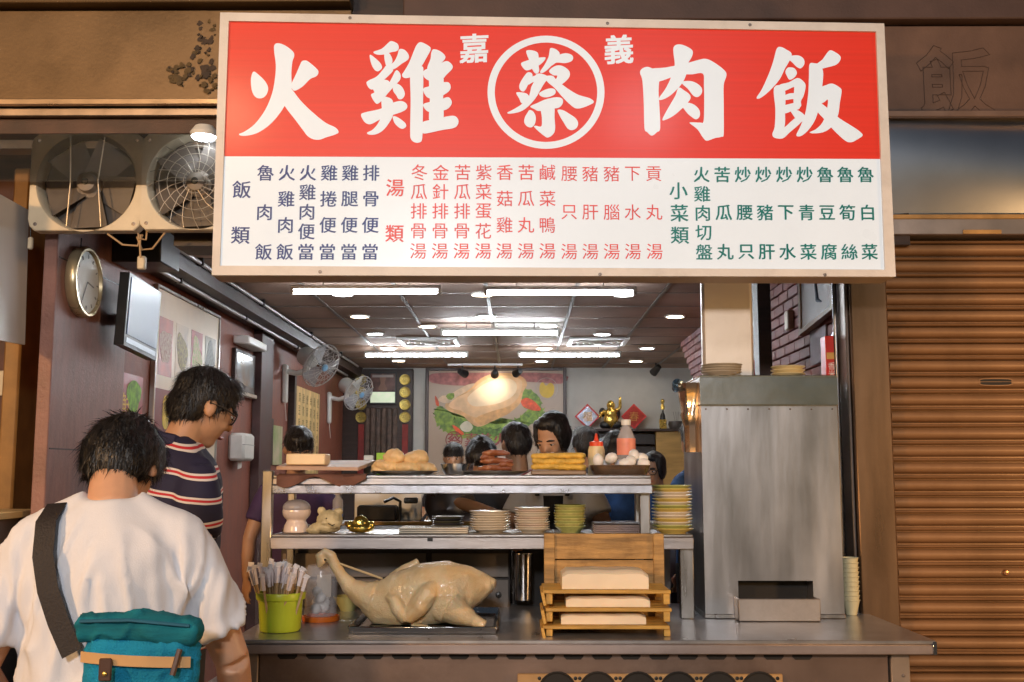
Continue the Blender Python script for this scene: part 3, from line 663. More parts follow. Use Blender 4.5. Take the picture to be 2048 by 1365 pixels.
for j, ch in enumerate('謝謝'):
    mb = MB(); put_glyph(mb, ch, p+Vector((.02, -.0032, .07-.055*j)), EX, UPZ, .03); mb.build('notice_character', ni, t)
t = T('neighbour_ledge', 'beige topped ledge of the next stall with metal edging', 'ledge', (-2.5, 4.6, 0))
a = P(60, 1040, 4.5)
MB().box(-3.4, -2.15, 4.45, 4.95, a.z, a.z+.03, .004).build('ledge_top', M('ledge_beige', (.62, .44, .2), .45, var=.1), t)
MB().box(-3.4, -2.17, 4.47, 4.93, 0, a.z-.001, .004).build('ledge_base', steeld, t)

# ------------------------------------------------------------------ left wall fittings
t = T('wall_clock', 'round wall clock with brass rim on the mauve pier', 'clock', PX(158, 565, XL+.03)); c0 = WL[t].copy(); rY = rotm(0, 90)
MB().lathe([(0, 0), (.158, 0), (.166, .012), (.166, .04), (.158, .052), (.148, .052), (.145, .035), (0, .035)], c0, rY, 40).build('clock_case', M('brass_rim', (.55, .45, .28), .3, .6, .15), t)
MB().lathe([(0, .0358), (.143, .0362), (.143, .0375), (0, .0375)], c0, rY, 40).build('dial', M('dial_white', (.66, .7, .68), .5, var=.03, coat=.05), t)
for k in range(12):
    an = k*math.pi/6; MB().obox(c0+Vector((.0395, .12*math.sin(an), .12*math.cos(an))), (.002, .006, .018), Euler((-an, 0, 0)).to_matrix()).build('hour_mark', M('mark_grey', (.25, .27, .27), .5), t)
for an, l in ((R(100), .075), (R(210), .105)): MB().obox(c0+Vector((.041, l/2*math.sin(an), l/2*math.cos(an))), (.0015, .006, l), Euler((-an, 0, 0)).to_matrix()).build('clock_hand', M('hand_grey', (.16, .17, .17), .5), t)
MB().cyl(c0+Vector((0, 0, .17)), c0+Vector((0, 0, .21)), .004).build('hook', black, t)
# television on a bracket
t = T('television', 'flat black television on a wall bracket between pier and menu board', 'television', PX(280, 720, XL+.3))
q = [P(260, 545, 5.15), P(323, 586, 5.55), P(312, 722, 5.55), P(247, 690, 5.15)]
nv = (q[1]-q[0]).cross(q[3]-q[0]).normalized()
if nv.y > 0: nv = -nv
MB().prism(q, -nv*.05).build('tv_case', black, t)
u_ = lambda s_, v_: (q[0]*(1-s_)+q[1]*s_)*(1-v_)+(q[3]*(1-s_)+q[2]*s_)*v_
MB().prism([u_(.05, .05)+nv*.0005, u_(.95, .05)+nv*.0005, u_(.95, .84)+nv*.0005, u_(.05, .84)+nv*.0005], nv*.003).build('screen', M('tv_glass', (.05, .08, .2), .3, var=.2, scale=2, spec=.35), t)
MB().prism([u_(.05, .88)+nv*.0005, u_(.95, .88)+nv*.0005, u_(.95, .95)+nv*.0005, u_(.05, .95)+nv*.0005], nv*.002).build('speaker_bar', M('tv_silver', (.25, .27, .3), .3, .5), t)
ctr = u_(.5, .5); MB().tube([ctr-nv*.05, (XL+.02, ctr.y+.08, ctr.z), ], .03, 10).build('bracket_arm', black, t)
MB().box(XL+.001, XL+.03, ctr.y-.05, ctr.y+.2, ctr.z-.2, ctr.z+.35, .004).build('wall_plate', black, t)
# wall board helper: rectangles on the left wall given by pixel corners
def onL(px, py, d): return PX(px, py, XL+d)
def lrect(px0, px1, pyt, pyb, d): # top/bottom given at px0; constant world heights
    a = onL(px0, pyt, d); b = onL(px0, pyb, d); c = onL(px1, pyt, d); return a.y, c.y, b.z, a.z
y0, y1, z0, z1 = lrect(316, 440, 575, 900, .02); z0 = 1.2
t = T('menu_board', 'large cream menu board with dish photos on the left wall', 'menu board', (XL, (y0+y1)/2, z0))
MB().box(XL+.001, XL+.02, y0, y1, z0, z1, .003).build('board', M('board_cream', (.7, .56, .4), .4, var=.05), t)
for (a, b, c, d) in ((y0-.02, y0, z0-.02, z1+.02), (y1, y1+.02, z0-.02, z1+.02), (y0, y1, z1, z1+.02)): MB().box(XL+.001, XL+.03, a, b, c, d, .003).build('frame_strip', M('frame_silver', (.45, .42, .4), .3, .7), t)
H = z1-z0; Wd = y1-y0; X1 = XL+.0205
mar = M('poster_maroon', (.2, .035, .03), .5)
MB().box(X1, X1+.001, y0, y1, z0+.36*H, z0+.56*H).build('maroon_band', mar, t)
dishm = [M('dish_%d' % i, c, .5, var=.5, scale=45, c2=c2) for i, (c, c2) in enumerate((((.3, .1, .06), (.6, .5, .4)), ((.5, .4, .12), (.12, .07, .04)), ((.75, .5, .35), (.3, .45, .1)), ((.3, .33, .28), (.1, .09, .1))))]
for k in range(4):
    ya = y0+Wd*(.04+.24*k); yb = ya+Wd*.19; za = z0+.62*H; zb = z0+.88*H
    MB().box(X1, X1+.001, ya, yb, za, zb).build('dish_photo', M('photo_bg_%d' % k, [(.42, .1, .07), (.55, .42, .28), (.35, .05, .04), (.3, .26, .2)][k], .4, var=.3), t)
    MB().prism(smoothpoly([(X1+.001, (ya+yb)/2+(yb-ya)*.42*math.cos(q)*(1+.25*math.sin(3*q+k)), (za+zb)/2+(zb-za)*.36*math.sin(q)*(1+.3*math.cos(2*q+k))) for q in np.arange(0, 6.28, .7)], 3), (.001, 0, 0)).build('dish_print', dishm[k], t)
yq = y0+Wd*.17
MB().prism(smoothpoly([(X1+.001, yq+.07*math.cos(k*.785)*(1 if k % 2 else .8), z0+.46*H+.1*math.sin(k*.785)) for k in range(8)], 3), (.001, 0, 0)).build('bird_emblem', yellow, t)
for j, ch in enumerate('嘉義'):
    mb = MB(); put_glyph(mb, ch, (X1+.0022, y0+Wd*.42, z0+(.51-.09*j)*H), EY, UPZ, .13); put_glyph(mb, ch, (X1+.0026, y0+Wd*.42+.006, z0+(.51-.09*j)*H), EY, UPZ, .13); mb.build('board_character', paper, t)
MB().lathe([(0, 0), (.12, 0), (.12, .001), (0, .001)], (X1, y0+Wd*.2, z0+.16*H), rY, 20).build('dish_print', dishm[2], t)
y0, y1, z0, z1 = lrect(222, 288, 738, 905, .012)
t = T('promo_poster', 'small red poster with green and yellow print below the television', 'poster', (XL, (y0+y1)/2, z0))
MB().box(XL+.001, XL+.012, y0, y1, z0, z1, .002).build('poster_sheet', M('poster_red', (.35, .03, .03), .35, var=.3, scale=5), t)
MB().prism(smoothpoly([(XL+.0125, (y0+y1)/2+.1+.1*math.cos(k)*(1+.25*math.sin(3*k)), z1-.12+.09*math.sin(k)) for k in np.arange(0, 6.28, .6)], 3), (.001, 0, 0)).build('leafy_print', green, t)
for j, ch in enumerate('新鮮'):
    mb = MB(); put_glyph(mb, ch, (XL+.013, y0+.1+.13*j, z1-.17), EY, UPZ, .14); mb.build('poster_character', yellow, t)
MB().box(XL+.0125, XL+.013, y0+.04, y1-.06, z0+.03, z0+.13).build('yellow_block', yellow, t)
y0, y1, z0, z1 = lrect(472, 512, 695, 780, .03)
t = T('lit_picture', 'framed landscape picture with a white picture lamp above it', 'picture', (XL, (y0+y1)/2, z0))
MB().box(XL+.001, XL+.03, y0, y1, z0, z1, .004).build('frame', darkw, t)
MB().box(XL+.0305, XL+.032, y0+.05, y1-.05, z0+.05, z1-.03).build('painting', M('painting', (.3, .42, .5), .15, var=.5, scale=4, c2=(.3, .2, .08), coat=.8), t)
MB().box(XL+.001, XL+.12, y0+.02, y1-.02, z1+.03, z1+.09, .008).build('picture_lamp', white, t)
MB().box(XL+.001, XL+.05, y0, y1, z0-.03, z0-.002, .004).build('ledge', M('ledge_pale', (.5, .43, .36), .5), t)
y0, y1, z0, z1 = lrect(484, 512, 866, 922, .1)
t = T('towel_dispenser', 'white paper towel dispenser on the left wall', 'dispenser', (XL+.05, (y0+y1)/2, z0))
MB().box(XL+.001, XL+.12, y0, y0+.3, z0, z1, .02).build('dispenser_body', whitep, t)
MB().box(XL+.02, XL+.1215, y0+.004, y0+.296, z1-.085, z1-.081).build('lid_seam', M('seam_grey', (.3, .28, .26), .5), t)
MB().grid(lambda u, v: Vector((XL+.05+.02*math.sin(u*5), y0+.1+.1*u, z0+.01-v*.07*(1-.5*u))), 6, 4).build('paper_tail', paper, t)
y0, y1, z0, z1 = lrect(585, 640, 768, 905, .02)
t = T('yellow_menu', 'tall yellow lit menu sheet with columns of text on the left wall', 'menu board', (XL, (y0+y1)/2, z0))
MB().box(XL+.001, XL+.02, y0, y1, 1.2, z1, .003).build('menu_sheet', M('menu_yellow', (.7, .48, .2), .4, var=.35, scale=3, stretch=(1, 3, .5)), t)
MB().box(XL+.001, XL+.06, y0-.08, y0-.001, 1.15, z1+.08, .003).build('dark_edge', darkw, t)
random.seed(3)
for k in range(7):
    zz = z1-.1-.0*k; yk = y0+.15+(y1-y0-.25)*k/6
    for j, ch in enumerate(random.sample('湯飯菜肉雞當便炒青豆腐絲魯', 6)):
        mb = MB(); put_glyph(mb, ch, (XL+.0208, yk, zz-.12*j), EY, UPZ, .1); mb.build('menu_character', M('menu_ink', (.16, .1, .05), .6), t)
y0, y1, z0, z1 = lrect(545, 566, 850, 930, .02)
t = T('green_calendar', 'narrow framed green and cream sheet beside the wall post', 'poster', (XL, y0, z0))
MB().box(XL+.001, XL+.018, y0, y1, z0, z1, .002).build('sheet', M('calendar', (.6, .5, .35), .5, var=.3, scale=6, c2=(.25, .35, .12)), t)
MB().box(XL+.001, XL+.03, y0-.07, y0-.001, z0, z1+.05, .003).build('frame_edge', darkw, t)
# wall fans
def wall_fan(pm, ph, label, Yc):
    m0 = onL(*pm, .0); h = PX(ph[0], ph[1], XL+.62)
    t = T('wall_fan', label, 'fan', m0, 'white oscillating fans on the left wall')
    MB().box(XL+.001, XL+.04, m0.y-.05, m0.y+.05, m0.z-.24, m0.z+.1, .012).build('wall_bracket', whitep, t)
    MB().tube([(XL+.03, m0.y, m0.z+.04), (XL+.12, m0.y, m0.z+.02), (XL+.2, m0.y, m0.z+.04)], [.025, .022, .03], 10).build('arm', whitep, t)
    c = Vector((XL+.27, m0.y, m0.z+.13)); dr = Vector((.74, -.5, -.45)).normalized(); rt = dr.to_track_quat('Z', 'Y').to_matrix()
    MB().lathe([(0, -.16), (.07, -.155), (.085, -.13), (.085, -.02), (.06, 0), (0, 0)], c, rt, 20).build('motor_housing', whitep, t)
    MB().tube([(XL+.2, m0.y, m0.z+.03), c-dr*.06], .03, 10).build('tilt_joint', whitep, t)
    g = c+dr*.1; Rr = .2; wm = M('fan_guard', (.55, .53, .52), .3, .5); ring = MB()
    for r, zz in ((Rr, 0), (Rr*.85, .035), (Rr*.6, .05), (Rr*.35, .055), (Rr*.85, -.035), (Rr*.6, -.05)):
        MB().tube([g+rt @ Vector((r*math.cos(k*.2618), r*math.sin(k*.2618), zz)) for k in range(24)], .005 if r == Rr else .0022, 5, closed=True).build('guard_ring', wm, t)
    for k in range(22):
        an = k*2*math.pi/22; cs = Vector((math.cos(an), math.sin(an), 0))
        MB().tube([g+rt @ (cs*r+Vector((0, 0, z))) for r, z in ((.04, -.05), (Rr*.6, -.05), (Rr*.9, -.025), (Rr, 0), (Rr*.9, .025), (Rr*.6, .05), (.03, .056))], .0018, 5).build('guard_wire', wm, t)
    for k in range(3):
        an = k*2.094
        MB().grid(lambda u, v: g+rt @ (Matrix.Rotation(an, 3, 'Z') @ Vector((.03+u*.15, (v-.5)*(.05+.14*u), (v-.5)*.04))), 5, 4).build('fan_blade', M('blade_blue', (.42, .42, .44), .3, var=.05, alpha=.8), t)
    MB().lathe([(0, .065), (.03, .06), (.035, .045), (0, .045)], g, rt, 16).build('hub_cap', M('hub_blue', (.2, .4, .6), .3), t)
    MB().tube([(XL+.02, m0.y, m0.z-.2), (XL+.05, m0.y-.05, m0.z-.4)], .003, 6).build('pull_cord', whitep, t)
wall_fan((566, 752), (628, 742), 'white wall fan mounted between the lit picture and the yellow menu', 9.4)
wall_fan((655, 803), (695, 795), 'white wall fan mounted closest to the altar cabinet', 11.5)

# ------------------------------------------------------------------ back wall
YW = YB-.004
t = T('altar_cabinet', 'dark carved altar cabinet with gold medallions against the back wall', 'altar', P(757, 1000, YW-.2))
a = P(686, 738, YW-.12); b = P(826, 738, YW-.12)
MB().box(a.x-.15, b.x, YW-.12, YW-.002, .06, a.z, .006).build('cabinet_back', darkw, t)
med = M('medallion_gold', (.5, .38, .1), .35, .7, .3, 30, .3, 80)
for x in (722, 810):
    for y in (760, 785, 810, 835):
        p = P(x, y, YW-.13); MB().lathe([(0, .012), (.045, .014), (.05, .022), (.062, .024), (.066, .012), (.066, 0), (0, 0)], p, rotm(90), 24).build('medallion', med, t)
        mb = MB(); put_glyph(mb, '福', p+Vector((0, -.0145, 0)), EX, UPZ, .075); mb.build('medallion_character', M('medallion_ink', (.2, .14, .03), .4, .5), t)
    p = P(x, 880, YW-.125); MB().box(p.x-.035, p.x+.035, YW-.135, YW-.121, .5, P(x, 850, YW).z, .003).build('red_banner', M('banner_red', (.22, .02, .015), .6, var=.2), t)
for k in range(6):
    x0 = P(735+k*11, 850, YW-.125); MB().box(x0.x-.028, x0.x+.028, YW-.14-.012*(k % 2), YW-.121, .5, P(735, 818, YW).z, .008).build('carved_panel', M('carved_wood', (.09, .055, .04), .5, var=.5, scale=14, bump=.8, bscale=30), t)
p0 = P(742, 748, YW-.13); p1 = P(790, 806, YW-.13)
t2 = T('shrine_display', 'small lit shrine display with a pale lower label in the altar', 'display', P(766, 806, YW-.15))
MB().box(p0.x-.02, p1.x+.02, YW-.15, YW-.1405, p1.z-.02, p0.z+.02, .003).build('display_frame', black, t2)
zm = P(766, 784, YW-.13).z
MB().box(p0.x, p1.x, YW-.156, YW-.1505, zm, p0.z).build('upper_picture', M('shrine_pic', (.12, .055, .045), .3, var=.6, scale=12), t2)
MB().box(p0.x, p1.x, YW-.156, YW-.1505, p1.z, zm-.004).build('lower_label', M('shrine_label', (.6, .68, .5), .4, emis=.5), t2)
MB().box(p0.x+.02, p1.x-.02, YW-.159, YW-.1565, p0.z-.045, p0.z-.015).build('title_strip', M('shrine_title', (.4, .35, .32), .4), t2)
MB().prism(smoothpoly([((p0.x+p1.x)/2+.05*c, YW-.158, zm+.1+.1*s_) for c, s_ in ((0, 1.1), (.7, .6), (.5, 0), (1, -.8), (-1, -.8), (-.5, 0), (-.7, .6))], 3), (0, .001, 0)).build('robed_figure', M('shrine_fig', (.25, .13, .09), .5), t2)
# big poster
a = P(858, 742, YW-.03); b = P(1127, 922, YW-.03); zb = b.z-.25
t = T('turkey_poster', 'large framed poster of a cooked turkey on lettuce on the back wall', 'poster', (((a.x+b.x)/2), YW-.03, zb))
MB().box(a.x, b.x, YW-.02, YW-.001, zb, a.z).build('poster_sheet', M('poster_pale', (.46, .34, .25), .4, var=.06, scale=2), t)
for (x0, x1, z0, z1) in ((a.x-.04, a.x, zb-.04, a.z+.04), (b.x, b.x+.04, zb-.04, a.z+.04), (a.x, b.x, a.z, a.z+.04), (a.x, b.x, zb-.04, zb)): MB().box(x0, x1, YW-.045, YW-.001, z0, z1, .005).build('poster_frame', M('frame_walnut', (.06, .035, .03), .4), t)
def poster_shape(name, pts, mat, d, k=3):
    MB().prism([Vector(p) for p in smoothpoly([P(x, y, YW-.0203-d*.3) for x, y in pts], k)], (0, .0001, 0)).build(name, mat, t)
poster_shape('red_header', [(864, 748), (950, 746), (1122, 748), (1122, 768), (1050, 764), (940, 772), (864, 766)], M('header_red', (.42, .15, .14), .5, var=.4, scale=14), .001)
lt = M('lettuce', (.32, .46, .06), .5, var=.5, scale=22, c2=(.07, .15, .025))
def ruffle(pts, a=3.0, n=9):
    o = smoothpoly(pts, n); return [(q[0]+a*math.sin(k*1.9)+random.uniform(-1, 1), q[1]+a*math.cos(k*2.3)) for k, q in enumerate(o)]
poster_shape('lettuce_print', ruffle([(868, 822), (882, 814), (905, 826), (940, 836), (985, 846), (1030, 838), (1060, 818), (1082, 812), (1086, 830), (1062, 850), (1030, 870), (990, 886), (950, 882), (920, 874), (885, 862), (872, 842)]), lt, .002, 1)
poster_shape('lettuce_print', ruffle([(1037, 788), (1052, 778), (1074, 790), (1084, 810), (1070, 822), (1048, 815)], 2, 5), lt, .002, 1)
poster_shape('lettuce_print', ruffle([(905, 838), (930, 842), (960, 856), (1000, 856), (1030, 850), (1010, 868), (970, 874), (930, 862)], 3, 6), M('lettuce_dark', (.1, .2, .03), .5, var=.6, scale=26), .0024, 1)
poster_shape('turkey_print', [(890, 810), (902, 797), (918, 788), (938, 777), (962, 757), (988, 748), (1020, 747), (1046, 755), (1054, 770), (1046, 785), (1041, 806), (1022, 824), (1000, 832), (975, 848), (955, 854), (938, 844), (925, 832), (906, 826), (894, 820)], M('turkey_pic_edge', (.7, .4, .18), .45, var=.25, scale=9), .003)
poster_shape('turkey_print', [(897, 810), (915, 795), (940, 783), (965, 763), (990, 753), (1020, 752), (1042, 760), (1044, 775), (1036, 796), (1018, 812), (990, 822), (962, 836), (940, 832), (922, 822), (905, 818)], M('turkey_pic', (.8, .52, .28), .45, var=.2, scale=7), .0036)
poster_shape('turkey_print', [(935, 796), (960, 774), (990, 760), (1020, 758), (1034, 772), (1026, 792), (1000, 806), (970, 812), (945, 812)], M('turkey_pic_light', (.88, .68, .46), .45, var=.12, scale=6), .0042)
poster_shape('turkey_print', [(950, 838), (975, 826), (1002, 818), (1030, 812), (1020, 826), (1000, 836), (978, 846), (960, 850)], M('turkey_pic2', (.66, .36, .14), .45, var=.3, scale=12), .0044)
poster_shape('turkey_print', [(886, 806), (876, 800), (884, 792), (898, 790), (915, 780), (935, 770), (950, 768), (935, 782), (915, 794), (900, 806)], M('turkey_pic3', (.7, .5, .32), .45, var=.2, scale=12), .0034)
poster_shape('garnish_print', ruffle([(892, 792), (904, 786), (910, 794), (898, 800)], 1, 3), lt, .0046, 1)
fl_ = M('flower_red', (.75, .1, .03), .5, var=.3, scale=20)
poster_shape('flower_print', [(1042, 802), (1052, 796), (1064, 800), (1074, 808), (1082, 820), (1070, 822), (1055, 818), (1045, 812)], fl_, .005)
poster_shape('flower_print', [(905, 850), (916, 856), (928, 868), (920, 870), (908, 858)], fl_, .005)
poster_shape('flower_print', [(870, 792), (876, 800), (878, 812), (872, 810)], fl_, .005)
poster_shape('onion_print', [(920, 852), (934, 842), (946, 854), (938, 864), (925, 862)], M('onion', (.7, .65, .5), .5), .0055)
cq = P(1093, 778, YW-.022)
MB().tube([cq+Vector((.13*math.cos(k*.2618), 0, .13*math.sin(k*.2618))) for k in range(24)], .003, 5, closed=True).build('emblem_ring', M('emblem_grey', (.4, .33, .28), .5), t)
poster_shape('bird_emblem', [(1080, 770), (1086, 765), (1092, 772), (1100, 766), (1108, 772), (1107, 788), (1098, 796), (1086, 794), (1079, 784)], M('emblem_yellow', (.7, .45, .04), .5), .004)
for j, (ch, x) in enumerate((('蔡', 908), ('嘉', 942), ('義', 970), ('火', 1000), ('雞', 1030))):
    q = P(x, 880, YW-.0265); mb = MB(); put_glyph(mb, ch, q, EX, UPZ, .17); put_glyph(mb, ch, q+Vector((.008, -.0004, 0)), EX, UPZ, .17); mb.build('poster_character', M('poster_ink', (.3, .06, .05), .5), t)
cq = P(908, 880, YW-.0255); MB().tube([cq+Vector((.095*math.cos(k*.2618), 0, .095*math.sin(k*.2618))) for k in range(24)], .006, 5, closed=True).build('ring_mark', MATS['poster_ink'], t)
# ceiling track with spotlights in front of the poster, and two loose ones
def spot(px, py, aim, label, grp=True):
    p = P(px, py, 12.2)
    t = T('spotlight', label, 'spotlight', p, 'small black spotlights at the ceiling')
    MB().cyl((p.x, p.y, ZCEIL-.012), p, .008, seg=8).build('stem', black, t)
    d = (Vector(aim)-p).normalized(); rt = d.to_track_quat('Z', 'Y').to_matrix()
    MB().lathe([(0, -.07), (.03, -.065), (.04, -.02), (.048, .06), (.042, .06), (.03, .01), (0, .01)], p, rt, 16).build('lamp_can', black, t)
    MB().lathe([(0, .02), (.036, .022)], p, rt, 16).build('lens', spot_w, t)
    return p, d
pc = P(985, 775, YW)
for i, (x, y) in enumerate(((925, 746), (990, 747), (1036, 745))):
    p, d = spot(x, y, pc, 'small black spotlight aimed at the turkey poster, '+['nearest the altar', 'middle of three', 'nearest the bird emblem'][i])
    if i == 1:
        l = bpy.data.lights.new('spot', 'SPOT'); l.energy = 10; l.color = (1, .86, .66); l.spot_size = R(52); l.spot_blend = .9; l.shadow_soft_size = .03
        lo = bpy.data.objects.new('spot_light', l); col.objects.link(lo); lo.location = p+d*.08; lo.rotation_euler = d.to_track_quat('-Z', 'Y').to_euler()
a = P(895, 732, 12.2); b = P(1045, 732, 12.2)
thing1(MB().box(a.x, b.x, 12.185, 12.215, ZCEIL-.045, ZCEIL-.019, .003), 'lighting_track', white, 'thin white lighting track on the ceiling before the poster', 'track')
spot(1312, 740, P(1230, 830, YW), 'small black spotlight above the golden statue')
spot(705, 703, P(600, 800, 11), 'small black spotlight at the left ceiling corner')
# sideboard, statue, diamonds, trophies
a = P(1165, 858, 12.35); b = P(1372, 858, 12.35)
t = T('sideboard', 'dark sideboard with a tan end against the back wall', 'sideboard', ((a.x+b.x)/2, 12.5, .06))
MB().box(a.x, b.x, 12.3, YW-.005, a.z-.03, a.z, .004).build('top', darkw, t)
xm = P(1312, 900, 12.35).x
MB().box(xm, b.x-.01, 12.33, YW-.005, .06, a.z-.031, .004).build('tan_door', M('tan_wood', (.36, .22, .07), .5, var=.2, scale=4, stretch=(1, 1, 6)), t)
for k in range(4):
    za = a.z-.06-.14*k; MB().box(a.x+.01, xm-.01, 12.34, YW-.005, za-.12, za, .006).build('drawer', M('drawer_dark', (.03, .025, .025), .4), t)
ZS = a.z
p = P(1222, 858, 12.5); p.z = ZS
st = T('laughing_statue', 'gold and black laughing figure statue on the sideboard', 'statue', p)
s_ = .36
b1 = MB().ell(p+Vector((0, 0, .3*s_)), (.24*s_, .18*s_, .26*s_)).ell(p+Vector((0, -.02, .5*s_)), (.19*s_, .14*s_, .2*s_)).ell(p+Vector((0, -.02, .8*s_)), (.115*s_, .12*s_, .135*s_)).tube([p+Vector((.16*s_, 0, .6*s_)), p+Vector((.3*s_, 0, .7*s_)), p+Vector((.3*s_, -.02, .95*s_))], [.07*s_, .06*s_, .05*s_], 10).ell(p+Vector((.3*s_, -.02, .98*s_)), (.05*s_, .05*s_, .07*s_)).tube([p+Vector((-.16*s_, 0, .58*s_)), p+Vector((-.34*s_, -.02, .5*s_)), p+Vector((-.36*s_, -.06, .36*s_))], [.07*s_, .06*s_, .05*s_], 10)
for sx in (-1, 1): b1.ell(p+Vector((sx*.11*s_, -.02, .76*s_)), (.03*s_, .03*s_, .08*s_))
blob(b1, 'golden_body', gold, st, voxel=.008, sm=3)
blob(MB().ell(p+Vector((-.16*s_, .02, .14*s_)), (.22*s_, .2*s_, .14*s_)).ell(p+Vector((.16*s_, .02, .14*s_)), (.22*s_, .2*s_, .14*s_)).ell(p+Vector((-.26*s_, .05, .55*s_)), (.12*s_, .1*s_, .16*s_)).ell(p+Vector((.22*s_, .05, .5*s_)), (.1*s_, .1*s_, .2*s_)), 'dark_robe', black, st, voxel=.008, sm=2)
for i, (x, mt, lb) in enumerate(((1175, M('foil_silver', (.5, .52, .6), .2, .8, .3, 8), 'silver faced red bordered diamond plaque'), (1268, M('foil_red', (.4, .04, .03), .3, .3, .3, 10), 'red diamond plaque with a round gold pattern'))):
    c = P(x, 831, 12.62); h = .15; c.z = ZS+h*1.03
    t = T('diamond_plaque', lb+' beside the golden statue', 'plaque', (c.x, c.y, ZS))
    MB().prism([c+Vector((0, 0, h)), c+Vector((h, 0, 0)), c+Vector((0, 0, -h)), c+Vector((-h, 0, 0))], (0, .02, 0)).build('border', red, t)
    h2 = h*.83; MB().prism([c+Vector((0, -.003, h2)), c+Vector((h2, -.003, 0)), c+Vector((0, -.003, -h2)), c+Vector((-h2, -.003, 0))], (0, .0025, 0)).build('face', mt, t)
    mb = MB(); put_glyph(mb, '春' if i else '福', c+Vector((0, -.0042, 0)), EX, UPZ, .12); mb.build('plaque_character', M('plaque_gold', (.6, .3, .08), .4, .5), t)
p = P(1326, 858, 12.45); p.z = ZS
t = T('trophy', 'slim gold trophy figure on a black and gold base', 'trophy', p)
MB().box(p.x-.04, p.x+.04, p.y-.03, p.y+.03, ZS, ZS+.11, .004).build('gold_base', gold, t)
MB().lathe([(0, .11), (.035, .11), (.028, .16), (.012, .19), (.01, .22), (0, .22)], p, None, 12).build('black_stem', black, t)
MB().lathe([(0, .22), (.02, .225), (.025, .26), (.012, .29), (.022, .31), (.022, .335), (0, .35)], p, None, 12).build('figure', gold, t)
p = P(1352, 858, 12.45); p.z = ZS
t = T('small_incense_pot', 'low dark pot with thin sticks on the tan end of the sideboard', 'pot', p)
MB().lathe([(0, 0), (.07, 0), (.09, .05), (.085, .09), (.075, .09), (.07, .04), (0, .03)], p, None, 16).build('pot', M('pot_dark', (.05, .04, .035), .4), t)
for k in range(3): MB().cyl(p+Vector((.01*k, 0, .05)), p+Vector((.03*(k-1), 0, .2)), .002, seg=6).build('stick', steeld, t)
# ------------------------------------------------------------------ steel counter
YC = PZ(1150, 1281, ZTOP).y
xa = PZ(470, 1274, ZTOP).x; xb = PZ(1838, 1268, ZTOP).x
ct = T('steel_counter', 'long stainless steel street counter with a row of round vents', 'counter', ((xa+xb)/2, YC, 0))
MB().box(xa, xb, YC, YC+1.1, ZTOP-.014, ZTOP, .003).build('counter_top', M('counter_steel', (.58, .57, .58), .3, .8, .12, 5, .05, 40, (2, 1, 1), rvar=.07, dirt=.35), ct)
zf = P(1150, 1310, YC).z
MB().box(xa, xb, YC+.001, YC+.02, zf, ZTOP-.0142, .004).build('front_lip', M('lip_dull', (.42, .35, .335), .42, .75, .12, 4, .04, 60, (.5, 6, 6), dirt=.3), ct)
MB().box(xb-.012, xb+.003, YC-.002, YC+.6, zf, ZTOP-.004, .002).build('end_cap', steelp, ct)
ya = YC+.05; cf = M('counter_front', (.22, .155, .125), .42, .6, .2, 3, .05, 50, dirt=.4)
MB().box(xa+.1, xb-.16, ya, ya+.02, 0, zf+.02).build('front_panel', cf, ct)
for k in range(19):
    x = P(575+k*57.2, 1318, ya).x; z = P(800, 1312, ya).z
    if x < xb-.2:
        MB().prism([(x+dx, ya-.003, z+dz) for dx, dz in ((-.036, .02), (-.036, -.002), (-.026, -.012), (.026, -.012), (.036, -.002), (.036, .02))], (0, .0025, 0)).build('vent_slot', dark, ct)
for x0, x1 in ((xa+.02, xa+.095), (xb-.15, xb-.08)):
    MB().box(x0, x1, ya-.004, ya+.05, 0, zf, .004).build('corner_post', M('post_steel', (.35, .28, .23), .4, .7, .15), ct)
    MB().lathe([(0, .004), (.006, .003), (.007, 0)], ((x0+x1)/2+.01, ya-.004, .72), rotm(90), 8).build('bolt', steeld, ct)
MB().box(xb-.075, xb-.02, ya+.3, ya+.4, 0, zf, .004).build('rear_leg', M('post_brown', (.2, .13, .08), .5, .5), ct)
# gas stove panel with round openings below the counter
bx0 = P(1035, 1350, ya-.03).x; bx1 = P(1566, 1350, ya-.03).x; zt_ = P(1300, 1349, ya-.03).z
bp = T('burner_panel', 'tan panel with large round openings under the counter', 'panel', ((bx0+bx1)/2, ya-.03, .2))
tanp = M('tan_panel', (.5, .3, .13), .5, .3, .2, 6, dirt=.45)
MB().box(bx0, bx1, ya-.025, ya-.012, .2, zt_, .003).build('panel_plate', tanp, bp)
for k in range(6):
    c = P(1115+k*81, 1372, ya-.03); MB().lathe([(.07, 0), (.066, .003), (.06, .0), (0, -.002)], (c.x, ya-.0255, c.z-.02), rotm(90), 28).build('round_opening', dark, bp)
    for sx in (-1, 1): MB().lathe([(0, .003), (.006, .002), (.007, 0)], (c.x+sx*.065, ya-.0255, c.z+.025), rotm(90), 8).build('screw', black, bp)

